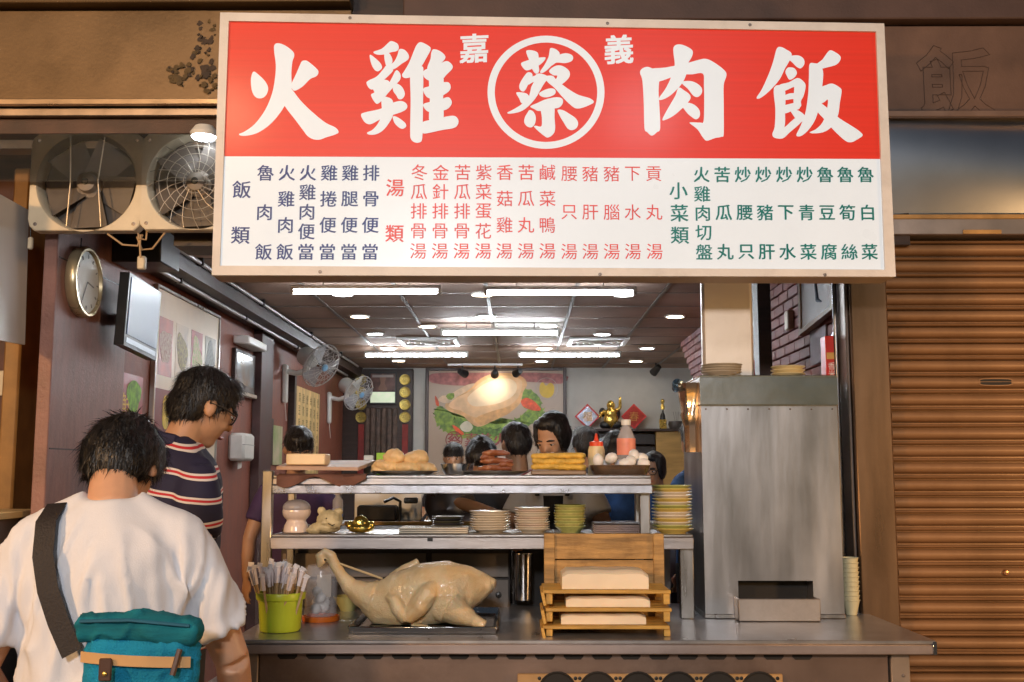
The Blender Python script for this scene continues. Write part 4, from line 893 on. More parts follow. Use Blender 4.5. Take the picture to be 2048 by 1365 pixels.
# ------------------------------------------------------------------ two tier shelf standing on the counter
YSH = PZ(1372, 1240, ZTOP).y
zl = P(800, 1069, YSH).z; zu = P(900, 951, YSH).z; Z3 = lambda y: P(900, y, YSH).z
x0 = P(545, 1000, YSH).x; x1 = P(1302, 960, YSH).x; x2 = P(1386, 1085, YSH).x; xl0 = P(524, 1000, YSH).x
sf = T('serving_shelf', 'two tier stainless serving shelf standing on the counter', 'shelf', ((x0+x2)/2, YSH, ZTOP))
lipm = M('shelf_lip', (.5, .46, .45), .36, .85, .15, 5, .06, 60, (.6, 7, 7), dirt=.25)
MB().box(x0, x1, YSH, YSH+.36, zu-.012, zu, .003).build('upper_board', steelh, sf)
zm = Z3(970)
MB().box(x0, x1, YSH-.004, YSH+.012, zm+.001, zu-.0122, .002).build('upper_lip', lipm, sf)
MB().box(x0+.0, x1+.004, YSH-.02, YSH+.01, Z3(988), zm, .004).build('tube_rail', M('rail_cool', (.5, .52, .58), .3, .9, .2, 6, .1, 60, (3, 3, 3), dirt=.3), sf)
MB().box(x0, x2, YSH, YSH+.4, zl-.012, zl, .003).build('lower_board', steelh, sf)
MB().box(x0-.004, x2+.002, YSH-.006, YSH+.014, Z3(1099), zl-.0122, .003).build('lower_lip', lipm, sf)
MB().box(P(855, 1077, YSH).x, P(866, 1077, YSH).x, YSH-.009, YSH-.0062, Z3(1083), Z3(1076)).build('lip_notch', black, sf)
def post(pa, pb, y, z0, z1, nm='post'): MB().box(P(pa, 1000, y).x, P(pb, 1000, y).x, y, y+.035, z0, z1, .004).build(nm, steel, sf)
post(523, 544, YSH-.004, ZTOP, zu+.02); post(1279, 1300, YSH+.016, zl, zu-.012); post(1357, 1385, YSH+.015, ZTOP, zl-.012)
post(575, 590, YSH+.34, ZTOP, zu-.013); post(1270, 1286, YSH+.35, ZTOP, zu-.013)
# back cabinet below the shelf
YK = YSH+.42
kc = T('prep_cabinet', 'grey brown drawer cabinet behind the shelf under its lower board', 'cabinet', (-.4, YK, ZTOP))
kx0 = P(560, 1150, YK).x; kx1 = P(1020, 1150, YK).x
kgm = M('cabinet_grey', (.2, .165, .14), .5, .3, .15, 4, dirt=.3)
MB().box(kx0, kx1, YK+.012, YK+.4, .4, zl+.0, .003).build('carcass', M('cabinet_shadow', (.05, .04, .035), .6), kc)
zz0 = P(800, 1107, YK).z; zz1 = P(800, 1157, YK).z; zz2 = P(800, 1230, YK).z; xmid = P(858, 1120, YK).x
for a_, b_ in ((kx0+.01, xmid-.012), (xmid+.012, kx1-.006)):
    MB().box(a_, b_, YK-.004, YK+.012, zz1+.004, zz0, .003).build('drawer_front', kgm, kc); MB().box(a_, b_, YK-.004, YK+.012, zz2, zz1-.004, .003).build('door_front', kgm, kc)
p = P(997, 1190, YK-.006); MB().lathe([(0, .02), (.012, .018), (.014, 0)], p, rotm(90), 14).build('knob', black, kc)
p = PZ(1050, 1230, ZTOP); p.y = YK-.03; p.z = ZTOP
thing1(MB().lathe([(0, 0), (.038, 0), (.04, .01), (.045, .2), (.048, .202), (.044, .2), (.037, .01), (0, .008)], (P(1047, 1180, YK-.03).x, YK-.03, ZTOP+.035), None, 24), 'steel_canister', steelp, 'tall narrow steel canister between cabinet and wooden crate', 'canister')
thing1(MB().box(P(1028, 1180, YK).x, P(1330, 1180, YK).x, YK+.1, YK+.3, .3, zl-.02, .01), 'stove_block', dark, 'black stove block behind the tofu racks', 'stove')

# ------------------------------------------------------------------ steel warmer box with slot, duct, things on it
YX = YSH+.03
bx = T('steel_warmer', 'tall stainless box with a black slot and a small tray, on the counter', 'steel box', (P(1540, 1230, YX).x, YX, ZTOP))
xa_, xb_ = P(1406, 1000, YX).x, P(1681, 1000, YX).x; zt2 = P(1540, 754, YX).z; zs2 = P(1540, 811, YX).z
s0 = P(1476, 1162, YX); s1 = P(1627, 1196, YX)
boxm = M('warmer_steel', (.56, .55, .565), .33, 1, .22, 3, .12, 5, (2.5, 2.5, .5), rvar=.12, dirt=.14)
MB().box(xa_, s0.x, YX, YX+.5, ZTOP+.02, zs2).build('front_side', boxm, bx); MB().box(s1.x, xb_, YX, YX+.5, ZTOP+.02, zs2).build('front_side', boxm, bx)
MB().box(s0.x, s1.x, YX, YX+.5, s0.z, zs2).build('front_sheet', boxm, bx)
MB().box(s0.x, s1.x, YX+.1, YX+.49, ZTOP+.02, s0.z).build('slot_dark', dark, bx)
MB().grid(lambda u, v: Vector((xa_-.004+u*(xb_-xa_+.008), YX-.004-.004*math.sin(3.1*u), zs2+.004+v*(zt2-zs2-.004))), 12, 4).build('upper_band', M('band_steel', (.5, .52, .56), .2, 1, .1, 4, .12, 9, rvar=.06, dirt=.2), bx)
MB().box(xa_-.004, xb_+.004, YX-.002, YX+.5, zs2+.004, zt2-.003).build('upper_box', steel, bx)
MB().box(xa_-.006, xb_+.006, YX-.008, YX+.5, zt2-.003, zt2+.006, .002).build('top_sheet', steelp, bx)
MB().box(xa_-.002, xb_+.002, YX-.008, YX+.02, zs2-.003, zs2+.004, .0015).build('seam', steelp, bx)
for k in range(7): MB().ell((xa_+.02+(xb_-xa_-.04)*k/6, YX-.001, zs2-.016), (.004, .003, .004), None, 8, 6).build('rivet', steeld, bx)
MB().box(xa_-.004, xb_+.004, YX-.006, YX+.4, ZTOP+.001, ZTOP+.02, .003).build('base_flange', steel, bx)
tz = P(1540, 1198, YX-.09).z; ta = P(1476, 1200, YX-.09).x; tb = P(1640, 1200, YX-.09).x
trm = M('tray_steel', (.5, .45, .42), .4, .9, .15, 4, .05, 40, dirt=.35)
MB().box(ta, tb, YX-.095, YX-.085, ZTOP+.002, tz, .003).build('tray_front', trm, bx); MB().box(ta, ta+.01, YX-.0845, YX-.009, ZTOP+.002, tz, .003).build('tray_side', trm, bx); MB().box(tb-.01, tb, YX-.0845, YX-.009, ZTOP+.002, tz, .003).build('tray_side', trm, bx)
p = P(1594, 860, YX-.001)
dy = YX+.18
du = T('exhaust_duct', 'square stainless exhaust duct rising behind the plates', 'duct', (P(1457, 740, dy).x, dy, zt2))
MB().box(P(1406, 700, dy).x, P(1508, 700, dy).x, dy, dy+.05, zt2+.007, ZCEIL+.1, .012).build('duct_shell', M('duct_steel', (.75, .68, .6), .45, .45, .1, 2.5, .12, 12, rvar=.08, dirt=.2), du)
tag(MB().box(P(1514, 700, 5.9).x, P(1540, 700, 5.9).x, 5.85, 6.0, .06, ZCEIL-.02, .004).build('wall_post', darkw), 'dark post against the brick wall beside the exhaust duct', 'post')
# plates (each one a thing)
def plate_mesh(r, h, mat, deep=0):
    m = MB().lathe([(0, 0), (r*.6, 0), (r*.63, h*.2), (r*.97, h*.85+deep), (r, h+deep), (r*.985, h*1.1+deep), (r*.62, h*.5), (0, h*.45)], seg=28).mesh('plate'); m.materials.append(mat); return m
cer_w = M('ceramic_white', (.76, .7, .6), .25, var=.05, coat=.3); cer_c = M('ceramic_cream', (.72, .62, .36), .3, var=.08, coat=.3); cer_g = M('ceramic_green', (.48, .52, .18), .3, var=.1, coat=.3); cer_d = M('plate_dark', (.06, .05, .05), .35, var=.2); cer_y = M('melamine_yellow', (.7, .55, .16), .35, var=.1)
def stack(x, y, z, n, r, pitch, mats, label, group, name='plate', h=.016, deep=0, cat='plate'):
    ms = [plate_mesh(r, h, m, deep) for m in mats]
    for k in range(n):
        o = bpy.data.objects.new(name, ms[k % len(ms)]); col.objects.link(o); o.location = (x+random.uniform(-.003, .003), y+random.uniform(-.003, .003), z+k*pitch); o.rotation_euler = (0, 0, random.random()*6)
        tag(o, label, cat, group)
ys = YSH+.16
stack(P(980, 1070, ys).x, ys, zl, 8, .088, .0105, [cer_w], 'white plate stacked on the lower shelf beside the wok side', 'first stack of white plates')
stack(P(1064, 1070, ys).x, ys, zl, 10, .076, .0098, [cer_w, cer_w, M('ceramic_pinkish', (.7, .58, .5), .3)], 'small white plate stacked between the larger white plates and green bowls', 'second stack of white plates')
stack(P(1345, 1070, ys-.06).x, ys-.06, zl, 14, .086, .0138, [cer_y, cer_g, cer_w, cer_y, cer_w, cer_w], 'plate in the tall yellow and white stack at the end of the lower shelf', 'tall stack of yellow plates', h=.02)
gb_ = M('basket_green', (.55, .52, .2), .5, var=.25, scale=30)
stack(P(1140, 1070, ys).x, ys, zl, 9, .068, .0112, [cer_g, gb_], 'pale green dish stacked behind the wooden crate', 'stack of green dishes', deep=.01, name='dish', cat='dish')
for k in range(5):
    o = thing1(MB().box(P(1185, 1060, ys).x, P(1280, 1060, ys).x, ys-.09, ys+.09, zl+.001+k*.0085, zl+.0075+k*.0085, .003), 'flat_tray', cer_d if k > 3 else M('tray_mauve', (.36, .3, .31), .4), 'flat dark edged tray stacked beside the right shelf post', 'tray', 'stack of flat trays')
for k in range(3): thing1(MB().box(P(803, 1060, ys).x, P(938, 1060, ys).x, ys-.12, ys+.06, zl+.001+k*.0085, zl+.0078+k*.0085, .003), 'flat_tray', cer_w, 'long white flat tray stacked beside the golden ingot', 'tray', 'stack of white trays')
stack(P(895, 1050, ys+.08).x, ys+.08, zl, 6, .07, .0095, [cer_d, M('plate_olive', (.13, .11, .06), .35)], 'dark plate in the stack behind the white trays', 'stack of dark plates')
yt_ = YX+.16
stack(P(1443, 745, yt_-.12).x, yt_-.12, zt2+.006, 4, .088, .0105, [M('plate_greyed', (.5, .45, .37), .35)], 'greyish plate stacked on the steel warmer before the duct', 'grey plates on the warmer')
stack(P(1576, 745, yt_).x, yt_, zt2+.006, 3, .075, .0155, [cer_c], 'cream dish stacked on the steel warmer beside the red boxes', 'cream dishes on the warmer', name='dish', cat='dish', deep=.004)
mc = [MB().lathe([(0, 0), (.022, 0), (.036, .06), (.039, .062), (.037, .064), (.034, .06), (.02, .006), (0, .006)], seg=20).mesh('paper_bowl')]
mc[0].materials.append(M('bowl_cream', (.7, .64, .42), .4, var=.06))
p = PZ(1697, 1200, ZTOP); pcx = P(1698, 1150, YX+.1).x
for k in range(10):
    o = bpy.data.objects.new('paper_bowl', mc[0]); col.objects.link(o); o.location = (pcx+.01, YX+.12, ZTOP+.001+k*.0195); tag(o, 'cream bowl nested in the stack beside the steel warmer', 'bowl', 'stack of cream bowls')
# polished flared utensil holder with ladle on the left side of the warmer
yh = YX+.1; hc = P(1385, 870, yh)
t = T('utensil_holder', 'polished flared steel utensil holder hooked beside the warmer', 'holder', hc)
zA = P(1385, 768, yh).z-hc.z; zB = P(1385, 855, yh).z-hc.z; zD = P(1385, 905, yh).z-hc.z; zE = P(1385, 830, yh).z-hc.z
MB().lathe([(0, zD), (.035, zD), (.037, zB), (.052, zE), (.048, zE+.01), (.066, zA), (.062, zA), (.03, zE), (.03, zD+.01), (0, zD+.01)], (hc.x, yh, hc.z), None, 9).build('flared_cup', M('warm_reflect_steel', (.68, .5, .36), .15, .95, .15, 8, .1, 20), t)  # plain polished steel, its warm reflection put into the base colour
lp = P(1356, 770, yh-.02)
t = T('ladle', 'steel ladle with a blue tinted bowl leaning out of the holder', 'ladle', lp)
MB().lathe([(0, -.03), (.025, -.024), (.038, 0), (.036, 0), (.022, -.02), (0, -.026)], lp, rotm(50, 30), 18, sx=.7).build('ladle_bowl', M('steel_blue', (.3, .45, .6), .2, .9), t)
MB().tube([lp+Vector((.01, 0, -.02)), (hc.x-.01, yh, hc.z-.02)], .006, 8).build('ladle_handle', steelp, t)
# right wall items
def onR(px, py, d): return PX(px, py, XR-d)
a = onR(1597, 665, .03); b = onR(1672, 625, .03)
t = T('framed_picture', 'wood framed pale picture tilted forward on the brick wall', 'picture', (XR-.03, a.y, a.z))
q = [P(1594, 480, 5.75), P(1668, 430, 5.12), P(1664, 618, 5.12), P(1597, 672, 5.75)]
nv = (q[1]-q[0]).cross(q[3]-q[0]).normalized(); nv = nv if nv.x < 0 else -nv
uu = lambda s_, v_: (q[0]*(1-s_)+q[1]*s_)*(1-v_)+(q[3]*(1-s_)+q[2]*s_)*v_
wf = M('frame_wood', (.28, .13, .05), .45, var=.3, stretch=(6, 6, 1))
for r4_ in ([(0, 0), (.07, 0), (.07, 1), (0, 1)], [(.93, 0), (1, 0), (1, 1), (.93, 1)], [(.0701, .95), (.9299, .95), (.9299, 1), (.0701, 1)], [(.0701, 0), (.9299, 0), (.9299, .05), (.0701, .05)]): MB().prism([uu(*k) for k in r4_], -nv*.035).build('frame_rail', wf, t)
MB().prism([uu(.07, .05)-nv*.008, uu(.93, .05)-nv*.008, uu(.93, .95)-nv*.008, uu(.07, .95)-nv*.008], -nv*.01).build('picture_sheet', M('sheet_pale', (.85, .86, .88), .6, var=.1, scale=3), t)
MB().tube([uu(.55, .4)-nv*.007, uu(.5, .6)-nv*.007, uu(.56, .78)-nv*.007, uu(.66, .82)-nv*.007], [.01, .008, .012, .004], 8).build('ink_stroke', M('ink_grey', (.15, .2, .27), .5), t)
p = onR(1585, 640, .0); thing1(MB().box(XR-.04, XR-.004, p.y-.05, p.y+.03, p.z-.06, p.z+.05, .006), 'switch_box', cream, 'small cream switch box on the brick wall beside the tilted picture', 'switch')
p = PX(1672, 690, XR-.03)
t = T('metal_guard', 'curved shiny steel guard plate with bolts at the shopfront edge', 'guard', (XR-.03, p.y, p.z-.1))
yg0, yg1 = PX(1647, 690, XR-.03).y, PX(1700, 690, XR-.03).y; zg = P(1690, 640, 5.0).z
zlow = P(1690, 745, 5.0).z
pts = [(XR-.03, yg0, zlow)]+[(XR-.03, yg0+(yg1-yg0)*(1-math.cos(k*math.pi/16)), zlow+.1+(zg-zlow-.1)*math.sin(k*math.pi/16)) for k in range(9)]+[(XR-.03, yg1, zlow)]
MB().prism(pts, (.012, 0, 0)).build('plate', M('guard_steel', (.6, .66, .74), .3, .7, .1), t)
for y, z in ((700, 0), (716, 1)): q_ = PX(1684+z*12, y, XR-.03); MB().ell(q_, (.006, .008, .008), None, 10, 6).build('bolt', steelp, t)
yb_ = YX+.4
for i, (xa1, xb1, yy0, yy1, col_, lb) in enumerate(((1650, 1675, 672, 750, (.6, .03, .02), 'tall red carton with pale lettering standing on the warmer'), (1500, 1510, 720, 750, (.4, .04, .03), 'thin red carton standing against the duct on the warmer'))):
    a = P(xa1, yy0, yb_-.1); b = P(xb1, yy1, yb_-.1)
    t = T('red_carton', lb, 'carton', ((a.x+b.x)/2, yb_-.1, zt2+.006))
    MB().box(a.x, b.x, yb_-.1, yb_-.02, zt2+.007, a.z, .003).build('carton', M('carton_%d' % i, col_, .4, var=.1), t)
    if i == 0:
        MB().box(a.x+.004, b.x-.004, yb_-.1018, yb_-.1006, (a.z+zt2)/2, (a.z+zt2)/2+.03).build('gold_band', M('carton_gold', (.7, .4, .1), .4), t)
        for j in range(2):
            mb = MB(); put_glyph(mb, '香米'[j], ((a.x+b.x)/2, yb_-.1018, zt2+.075-.035*j), EX, UPZ, .036); mb.build('carton_character', paper, t)
p = PX(1690, 730, XR-.045); thing1(MB().box(XR-.052, XR-.045, p.y-.06, p.y+.03, p.z-.12, p.z+.1), 'paper_note', M('note_blue', (.55, .57, .62), .6, var=.1), 'pale paper note pasted below the curved steel guard', 'note')
p = onR(1635, 690, .0); thing1(MB().box(XR-.012, XR-.004, p.y-.2, p.y+.1, p.z-.1, p.z+.08), 'paper_note', M('note_mauve', (.42, .36, .42), .6, var=.15), 'mauve paper note pasted on the brick wall below the picture', 'note')

# ------------------------------------------------------------------ goods on the counter
def onC(px, py): return PZ(px, py, ZTOP)
# chopstick bucket
p = onC(560, 1262)
t = T('chopstick_bucket', 'lime green plastic bucket of chopsticks at the counter end', 'bucket', p); hb = P(560, 1184, p.y).z-ZTOP
lime = M('lime_plastic', (.58, .68, .04), .35, var=.06, sss=.05)
rb = (P(602, 1230, p.y).x-P(518, 1230, p.y).x)/2
MB().lathe([(0, .002), (rb*.93, .002), (rb*.97, .01), (rb*1.04, hb*.8), (rb*1.14, hb*.82), (rb*1.18, hb*.97), (rb*1.15, hb), (rb*1.02, hb), (rb*.99, hb*.8), (rb*.9, .012), (0, .01)], p, None, 36).build('bucket_body', lime, t)
stickm = MB().box(-.0042, .0042, -.0022, .0022, 0, .2, .0008).mesh('chopsticks'); stickm.materials.append(M('chopstick_wood', (.62, .42, .22), .6, var=.2))
sleeve = MB().box(-.007, .007, -.003, .003, .18, .245, .0012).mesh('wrapper'); sleeve.materials.append(M('wrapper_film', (.95, .84, .84), .35, var=.08, scale=30, bump=.4, bscale=60))
tipm = MB().obox((0, 0, .25), (.022, .001, .022), rotm(10, 20, 0)).mesh('wrapper_end'); tipm.materials.append(M('wrapper_end', (.95, .86, .86), .4))
random.seed(11)
for k in range(64):
    rr = rb*.76*math.sqrt((k+.5)/64); an = k*2.399
    r_ = T('chopsticks', 'paper wrapped chopsticks standing in the lime green bucket', 'chopsticks', p+Vector((rr*math.cos(an), rr*math.sin(an), .014)), 'wrapped chopsticks in the bucket')
    tl_ = rr/rb*R(24); r_.rotation_euler = (-tl_*math.sin(an)+random.uniform(-.05, .05), tl_*math.cos(an)+random.uniform(-.05, .05), random.random()*3); r_.scale = (1, 1, random.uniform(.8, .97)*1.02)
    for nm, me in (('stick_pair', stickm), ('wrapper', sleeve), ('wrapper_end', tipm)):
        o = bpy.data.objects.new(nm, me); col.objects.link(o); o.parent = r_
# upturned clear jar on orange lid with bags
p = onC(640, 1243); p.y += .02
t = T('clear_jar', 'upturned clear plastic jar on an orange lid, full of small bags', 'jar', p)
hj = P(640, 1130, p.y).z-ZTOP; rj = (P(668, 1200, p.y).x-P(606, 1200, p.y).x)/2
orange = M('orange_plastic', (.8, .17, .015), .35, var=.06)
MB().lathe([(0, .001), (rj*1.18, .001), (rj*1.2, .006), (rj*1.2, .02), (rj*1.1, .022), (rj*1.1, .012), (0, .012)], p, None, 32).build('orange_lid', orange, t)
MB().lathe([(rj, .023), (rj*1.02, .1), (rj*.98, hj-.01), (rj*.9, hj), (0, hj), (0, hj-.003), (rj*.88, hj-.003), (rj*.95, hj-.014), (rj*.99, .1), (rj*.97, .023)], p, None, 32).build('clear_wall', M('jar_film', (.95, .9, .9), .15, alpha=.16, var=0), t)
bgm = M('sugar_bag', (.92, .84, .8), .45, var=.15, scale=30, bump=.4, bscale=40)
for k in range(7):
    c = p+Vector((random.uniform(-.4, .4)*rj, random.uniform(-.4, .4)*rj, .05+.022*(k % 4)))
    thing1(MB().ell(c, (rj*.42, rj*.35, .022), rotm(random.uniform(-40, 40), random.uniform(-40, 40), random.random()*180), 12, 8), 'small_bag', bgm, 'crumpled white bag lying inside the upturned clear jar', 'bag', 'small bags in the jar')
MB().obox(p+Vector((.01, .0, hj*.62)), (rj*.9, .004, hj*.4), rotm(0, 0, 10)).build('inner_card', M('card_cream', (.8, .66, .52), .6), t)
# bowl behind
p = onC(695, 1222); p.y = max(p.y, YC+.33)
thing1(MB().lathe([(0, 0), (.03, 0), (.034, .008), (.058, .05), (.064, .064), (.061, .064), (.03, .012), (0, .01)], p, None, 28), 'soup_bowl', M('bowl_olive', (.5, .48, .2), .3, var=.1), 'olive green bowl behind the turkey tray', 'bowl')
# turkey tray
a = onC(690, 1271); b = onC(985, 1271); yk = onC(760, 1236).y; ytr = a.y+.015
t = T('turkey_tray', 'shallow steel tray under the whole turkey', 'tray', ((a.x+b.x)/2, (ytr+yk)/2, ZTOP))
rim = .012; x0_, x1_ = a.x+.01, P(992, 1260, ytr).x
MB().box(x0_+.015, x1_-.015, ytr+.015, yk+.1, ZTOP+.002, ZTOP+.006).build('tray_floor', steelp, t)
for (c, d, ro) in (((x0_+x1_)/2, ytr+.005, (x1_-x0_, .008, .03, 30, 0)), ((x0_+x1_)/2, yk+.11, (x1_-x0_, .008, .03, -30, 0)), (x0_+.003, (ytr+yk+.115)/2, (.008, yk+.1-ytr, .03, 0, -30)), (x1_-.003, (ytr+yk+.115)/2, (.008, yk+.1-ytr, .03, 0, 30))):
    MB().obox((c, d, ZTOP+.016), ro[:3], rotm(ro[3], ro[4]), .002).build('tray_wall', steelp, t)
# the turkey, traced along a plane over the tray
yt2 = (ytr+yk)/2+.03; Q = lambda x, y, d=0: P(x, y, yt2+d)
pm = (Q(901, 1200)-Q(900, 1200)).length
tk = T('whole_turkey', 'whole boiled turkey with its neck curled up, on the tray', 'turkey', (Q(850, 1260).x, yt2, ZTOP+.007))
tb_ = MB()
body = [(728, 1200, 20), (740, 1204, 29), (765, 1208, 45), (800, 1203, 58), (850, 1192, 65), (890, 1183, 61), (925, 1178, 48), (950, 1175, 34), (975, 1171, 19), (985, 1169, 12)]
for i in range(len(body)-1):
    for f_ in (0, .2, .4, .6, .8):
        x = body[i][0]*(1-f_)+body[i+1][0]*f_; y = body[i][1]*(1-f_)+body[i+1][1]*f_; r_ = body[i][2]*(1-f_)+body[i+1][2]*f_
        tb_.ell(Q(x, y), (r_*pm*.8, r_*pm*.82, r_*pm), None, 18, 12)
tb_.ell(Q(975, 1172), (14*pm, 20*pm, 17*pm)).ell(Q(986, 1166), (8*pm, 12*pm, 10*pm))
tb_.tube([Q(x, y) for x, y in ((648, 1128), (640, 1112), (650, 1103), (662, 1112), (670, 1130), (682, 1150), (700, 1172), (722, 1188), (745, 1195))], [7*pm, 11*pm, 10*pm, 11*pm, 12*pm, 13*pm, 17*pm, 26*pm, 36*pm], 14)
tb_.ell(Q(643, 1118), (10*pm, 9*pm, 13*pm)).tube([Q(641, 1120), Q(638, 1134)], [8*pm, 3*pm], 10)
for d in (-1, 1):
    w1, w2, lg_ = d*.098, d*.112, d*.085
    tb_.tube([Q(868, 1172, d*.075), Q(856, 1186, w1), Q(836, 1215, w2), Q(812, 1240, w2)], [14*pm, 21*pm, 20*pm, 13*pm], 12)
    tb_.tube([Q(814, 1240, w2), Q(798, 1222, w2), Q(786, 1200, w1), Q(776, 1192, d*.075)], [13*pm, 14*pm, 12*pm, 8*pm], 12)
    tb_.ell(Q(893, 1203, lg_*.75), (40*pm, 24*pm, 42*pm)).tube([Q(900, 1214, lg_), Q(922, 1228, lg_*1.1), Q(945, 1238, lg_*1.15)], [32*pm, 23*pm, 15*pm], 14)
    tb_.tube([Q(940, 1236, lg_*1.15), Q(958, 1246, lg_*1.15), Q(968, 1253, lg_*1.15)], [14*pm, 11*pm, 13*pm], 12)
    tb_.tube([Q(822, 1252, d*.08), Q(856, 1256, d*.1)], [10*pm, 5*pm], 10)
tb_.tube([Q(785, 1160, .06), Q(812, 1140, .075), Q(838, 1124, .08)], [14*pm, 11*pm, 9*pm], 12)   # far wing tip
zt_min = ZTOP+.008
def skin_disp(a, nn):
    d = vnoise(a, 34, 3)*.0024+vnoise(a, 80, 9)*.0008+vnoise(a, 12, 5)*.005
    a = a+nn*d[:, None]; a[:, 2] = np.maximum(a[:, 2], .001); return a
tkm = M('turkey_skin', (.88, .69, .42), .36, var=.16, scale=13, sss=.22, bump=.4, bscale=180, coat=.4, c2=(.8, .53, .25), dirt=.05)
blob(tb_, 'turkey_body', tkm, tk, voxel=.005, sm=3, disp=skin_disp)
MB().tube([Q(652, 1118, -.01), Q(765, 1158, .0)], .0045, 8).build('bamboo_skewer', M('bamboo', (.68, .5, .26), .5), tk)
MB().ell(Q(650, 1120, -.028), (.004, .003, .005)).build('eye', dark, tk)

# tofu racks: three wooden shelves with slabs, wooden crate behind
ytf = onC(1200, 1276).y+.02; tw = M('rack_wood', (.62, .36, .08), .55, var=.3, scale=7, stretch=(1, 8, 8), bump=.2, bscale=30, dirt=.4)
tofu = M('tofu', (.84, .72, .55), .45, var=.05, scale=10, sss=.2, bump=.08, bscale=40)
tofu_lab = ['tofu slab on the lowest rack', 'tofu slab on the middle rack', 'big tofu slab on the top rack']
for k, (yf_, xl_, xr_, sy0, sx0, sx1) in enumerate(((1252, 1086, 1344, 1228, 1122, 1292), (1217, 1086, 1348, 1194, 1132, 1300), (1181, 1086, 1346, 1142, 1124, 1297))):
    z = P(1200, yf_, ytf).z; a = P(xl_, yf_, ytf); b = P(xr_, yf_, ytf); d_ = .26
    zb_ = ZTOP+.001 if k == 0 else P(1200, (1252, 1217)[k-1]-7, ytf).z+.001
    t = T('tofu_rack', ['bottom wooden tofu rack on the counter', 'middle wooden tofu rack of the stack', 'topmost wooden tofu rack under the bare slab'][k], 'rack', ((a.x+b.x)/2, ytf+.1, zb_), 'wooden tofu racks')
    nb = 5
    for j in range(nb): MB().box(a.x+.01*(k % 2), b.x-.008, ytf+j*d_/nb+.001, ytf+(j+1)*d_/nb-.002, z-.013, z, .002).build('slat', tw, t)
    for x in (P(1092, 1200, ytf).x, P(1327, 1200, ytf).x):
        for yy in (ytf+.004, ytf+d_-.03): MB().box(x, x+.024, yy, yy+.024, zb_, z-.0135, .002).build('leg', tw, t)
    MB().obox((a.x+.002, ytf+.1, z-.03), (.012, .24, .05), rotm(0, -12), .002).build('side_board', tw, t)
    s0 = P(sx0, sy0, ytf+.03); s1 = P(sx1, sy0, ytf+.03); hh = s0.z-z
    def tf(a_, nn): return a_
    mbx = MB(); nx, ny = 16, 10
    def top(u, v): return Vector((s0.x+(s1.x-s0.x)*u+(-.01 if v > .5 else 0)*0, ytf+.03+.19*v, z+.001+hh*(1-.25*max(0, abs(u-.5)*2-.86)/.14)*(1-.2*max(0, abs(v-.5)*2-.8)/.2)+.0015*math.sin(u*17+v*9)))
    def side(): pass
    g1 = [[top(i/nx, j/ny) for i in range(nx+1)] for j in range(ny+1)]
    vs = [q for r_ in g1 for q in r_]; mbx.add(vs, [(j*(nx+1)+i, j*(nx+1)+i+1, (j+1)*(nx+1)+i+1, (j+1)*(nx+1)+i) for j in range(ny) for i in range(nx)])
    loop = [g1[0][i] for i in range(nx+1)]+[g1[j][nx] for j in range(1, ny+1)]+[g1[ny][i] for i in range(nx-1, -1, -1)]+[g1[j][0] for j in range(ny-1, 0, -1)]
    n = len(loop); lo_ = [Vector((q.x, q.y, z+.001)) for q in loop]; mbx.add(loop+lo_, [(i, (i+1) % n, n+(i+1) % n, n+i) for i in range(n)]+[tuple(range(n, 2*n))])
    bm_ = mbx.build('tofu_slab', tofu, origin=((s0.x+s1.x)/2, ytf+.12, z+.001), ang=75); tag(bm_, 'pale '+tofu_lab[k], 'tofu', 'tofu slabs on the racks')
ycr = ytf+.3
a = P(1088, 1068, ycr); b = P(1325, 1068, ycr)
t = T('wooden_crate', 'weathered upright wooden crate behind the tofu racks', 'crate', ((a.x+b.x)/2, ycr, ZTOP))
zc = [P(1200, y, ycr).z for y in (1068, 1120, 1172)]
for zz_, zz1_ in ((zc[1]+.002, zc[0]), (zc[2]+.002, zc[1]-.002), (ZTOP+.02, zc[2]-.002)): MB().box(a.x+.04, b.x-.03, ycr+.006, ycr+.022, zz_, zz1_, .002).build('plank', woodv, t)
for x in (a.x, b.x-.038): MB().box(x, x+.042, ycr-.01, ycr+.03, ZTOP+.001, zc[0]+.001, .003).build('corner_post', woodv, t)
for x in (a.x+.004, b.x-.018): MB().box(x, x+.014, ycr+.031, ycr+.13, ZTOP+.001, zc[0]-.004, .002).build('side_plank', woodv, t)

# ------------------------------------------------------------------ goods on the upper shelf
zU = zu+.0005; yU = YSH+.04
# brown cloth, board, tofu block
a = P(553, 934, YSH-.03); b = P(742, 934, YSH-.03)
cl = MB().grid(lambda u, v: Vector((a.x+.0+u*(b.x-a.x-.02), (YSH+.3-v*.33) if v < .86 else YSH-.026-.012*math.sin(u*14)*((v-.86)/.14), zU+.006 if v < .86 else zU+.006-((v-.86)/.14)*(.035+.022*math.sin(u*9.5+.6)))), 40, 28)
thing1(cl, 'brown_cloth', M('cloth_brown', (.16, .07, .05), .8, var=.2, scale=20, bump=.3), 'brown wavy edged cloth hanging over the upper shelf', 'cloth', ang=80)
zbd = zU+.03
thing1(MB().prism([P(553, 933, YSH-.01), P(716, 935, YSH-.01), P(752, 921, YSH+.3), P(585, 921, YSH+.3)], (0, 0, -.014)), 'chopping_board', M('board_pinkwood', (.5, .32, .22), .5, var=.2, scale=5, stretch=(1, 8, 8)), 'thin wooden board under the tofu block on the upper shelf', 'board')
z = P(640, 931, YSH+.03).z
thing1(MB().box(P(572, 920, YSH+.03).x, P(650, 920, YSH+.03).x, YSH+.03, YSH+.16, P(600, 931, YSH+.03).z+.002, P(600, 908, YSH+.03).z, .004), 'tofu_block', M('tofu_warm', (.88, .7, .44), .45, var=.05, sss=.15), 'large square tofu block on the thin wooden board', 'tofu')
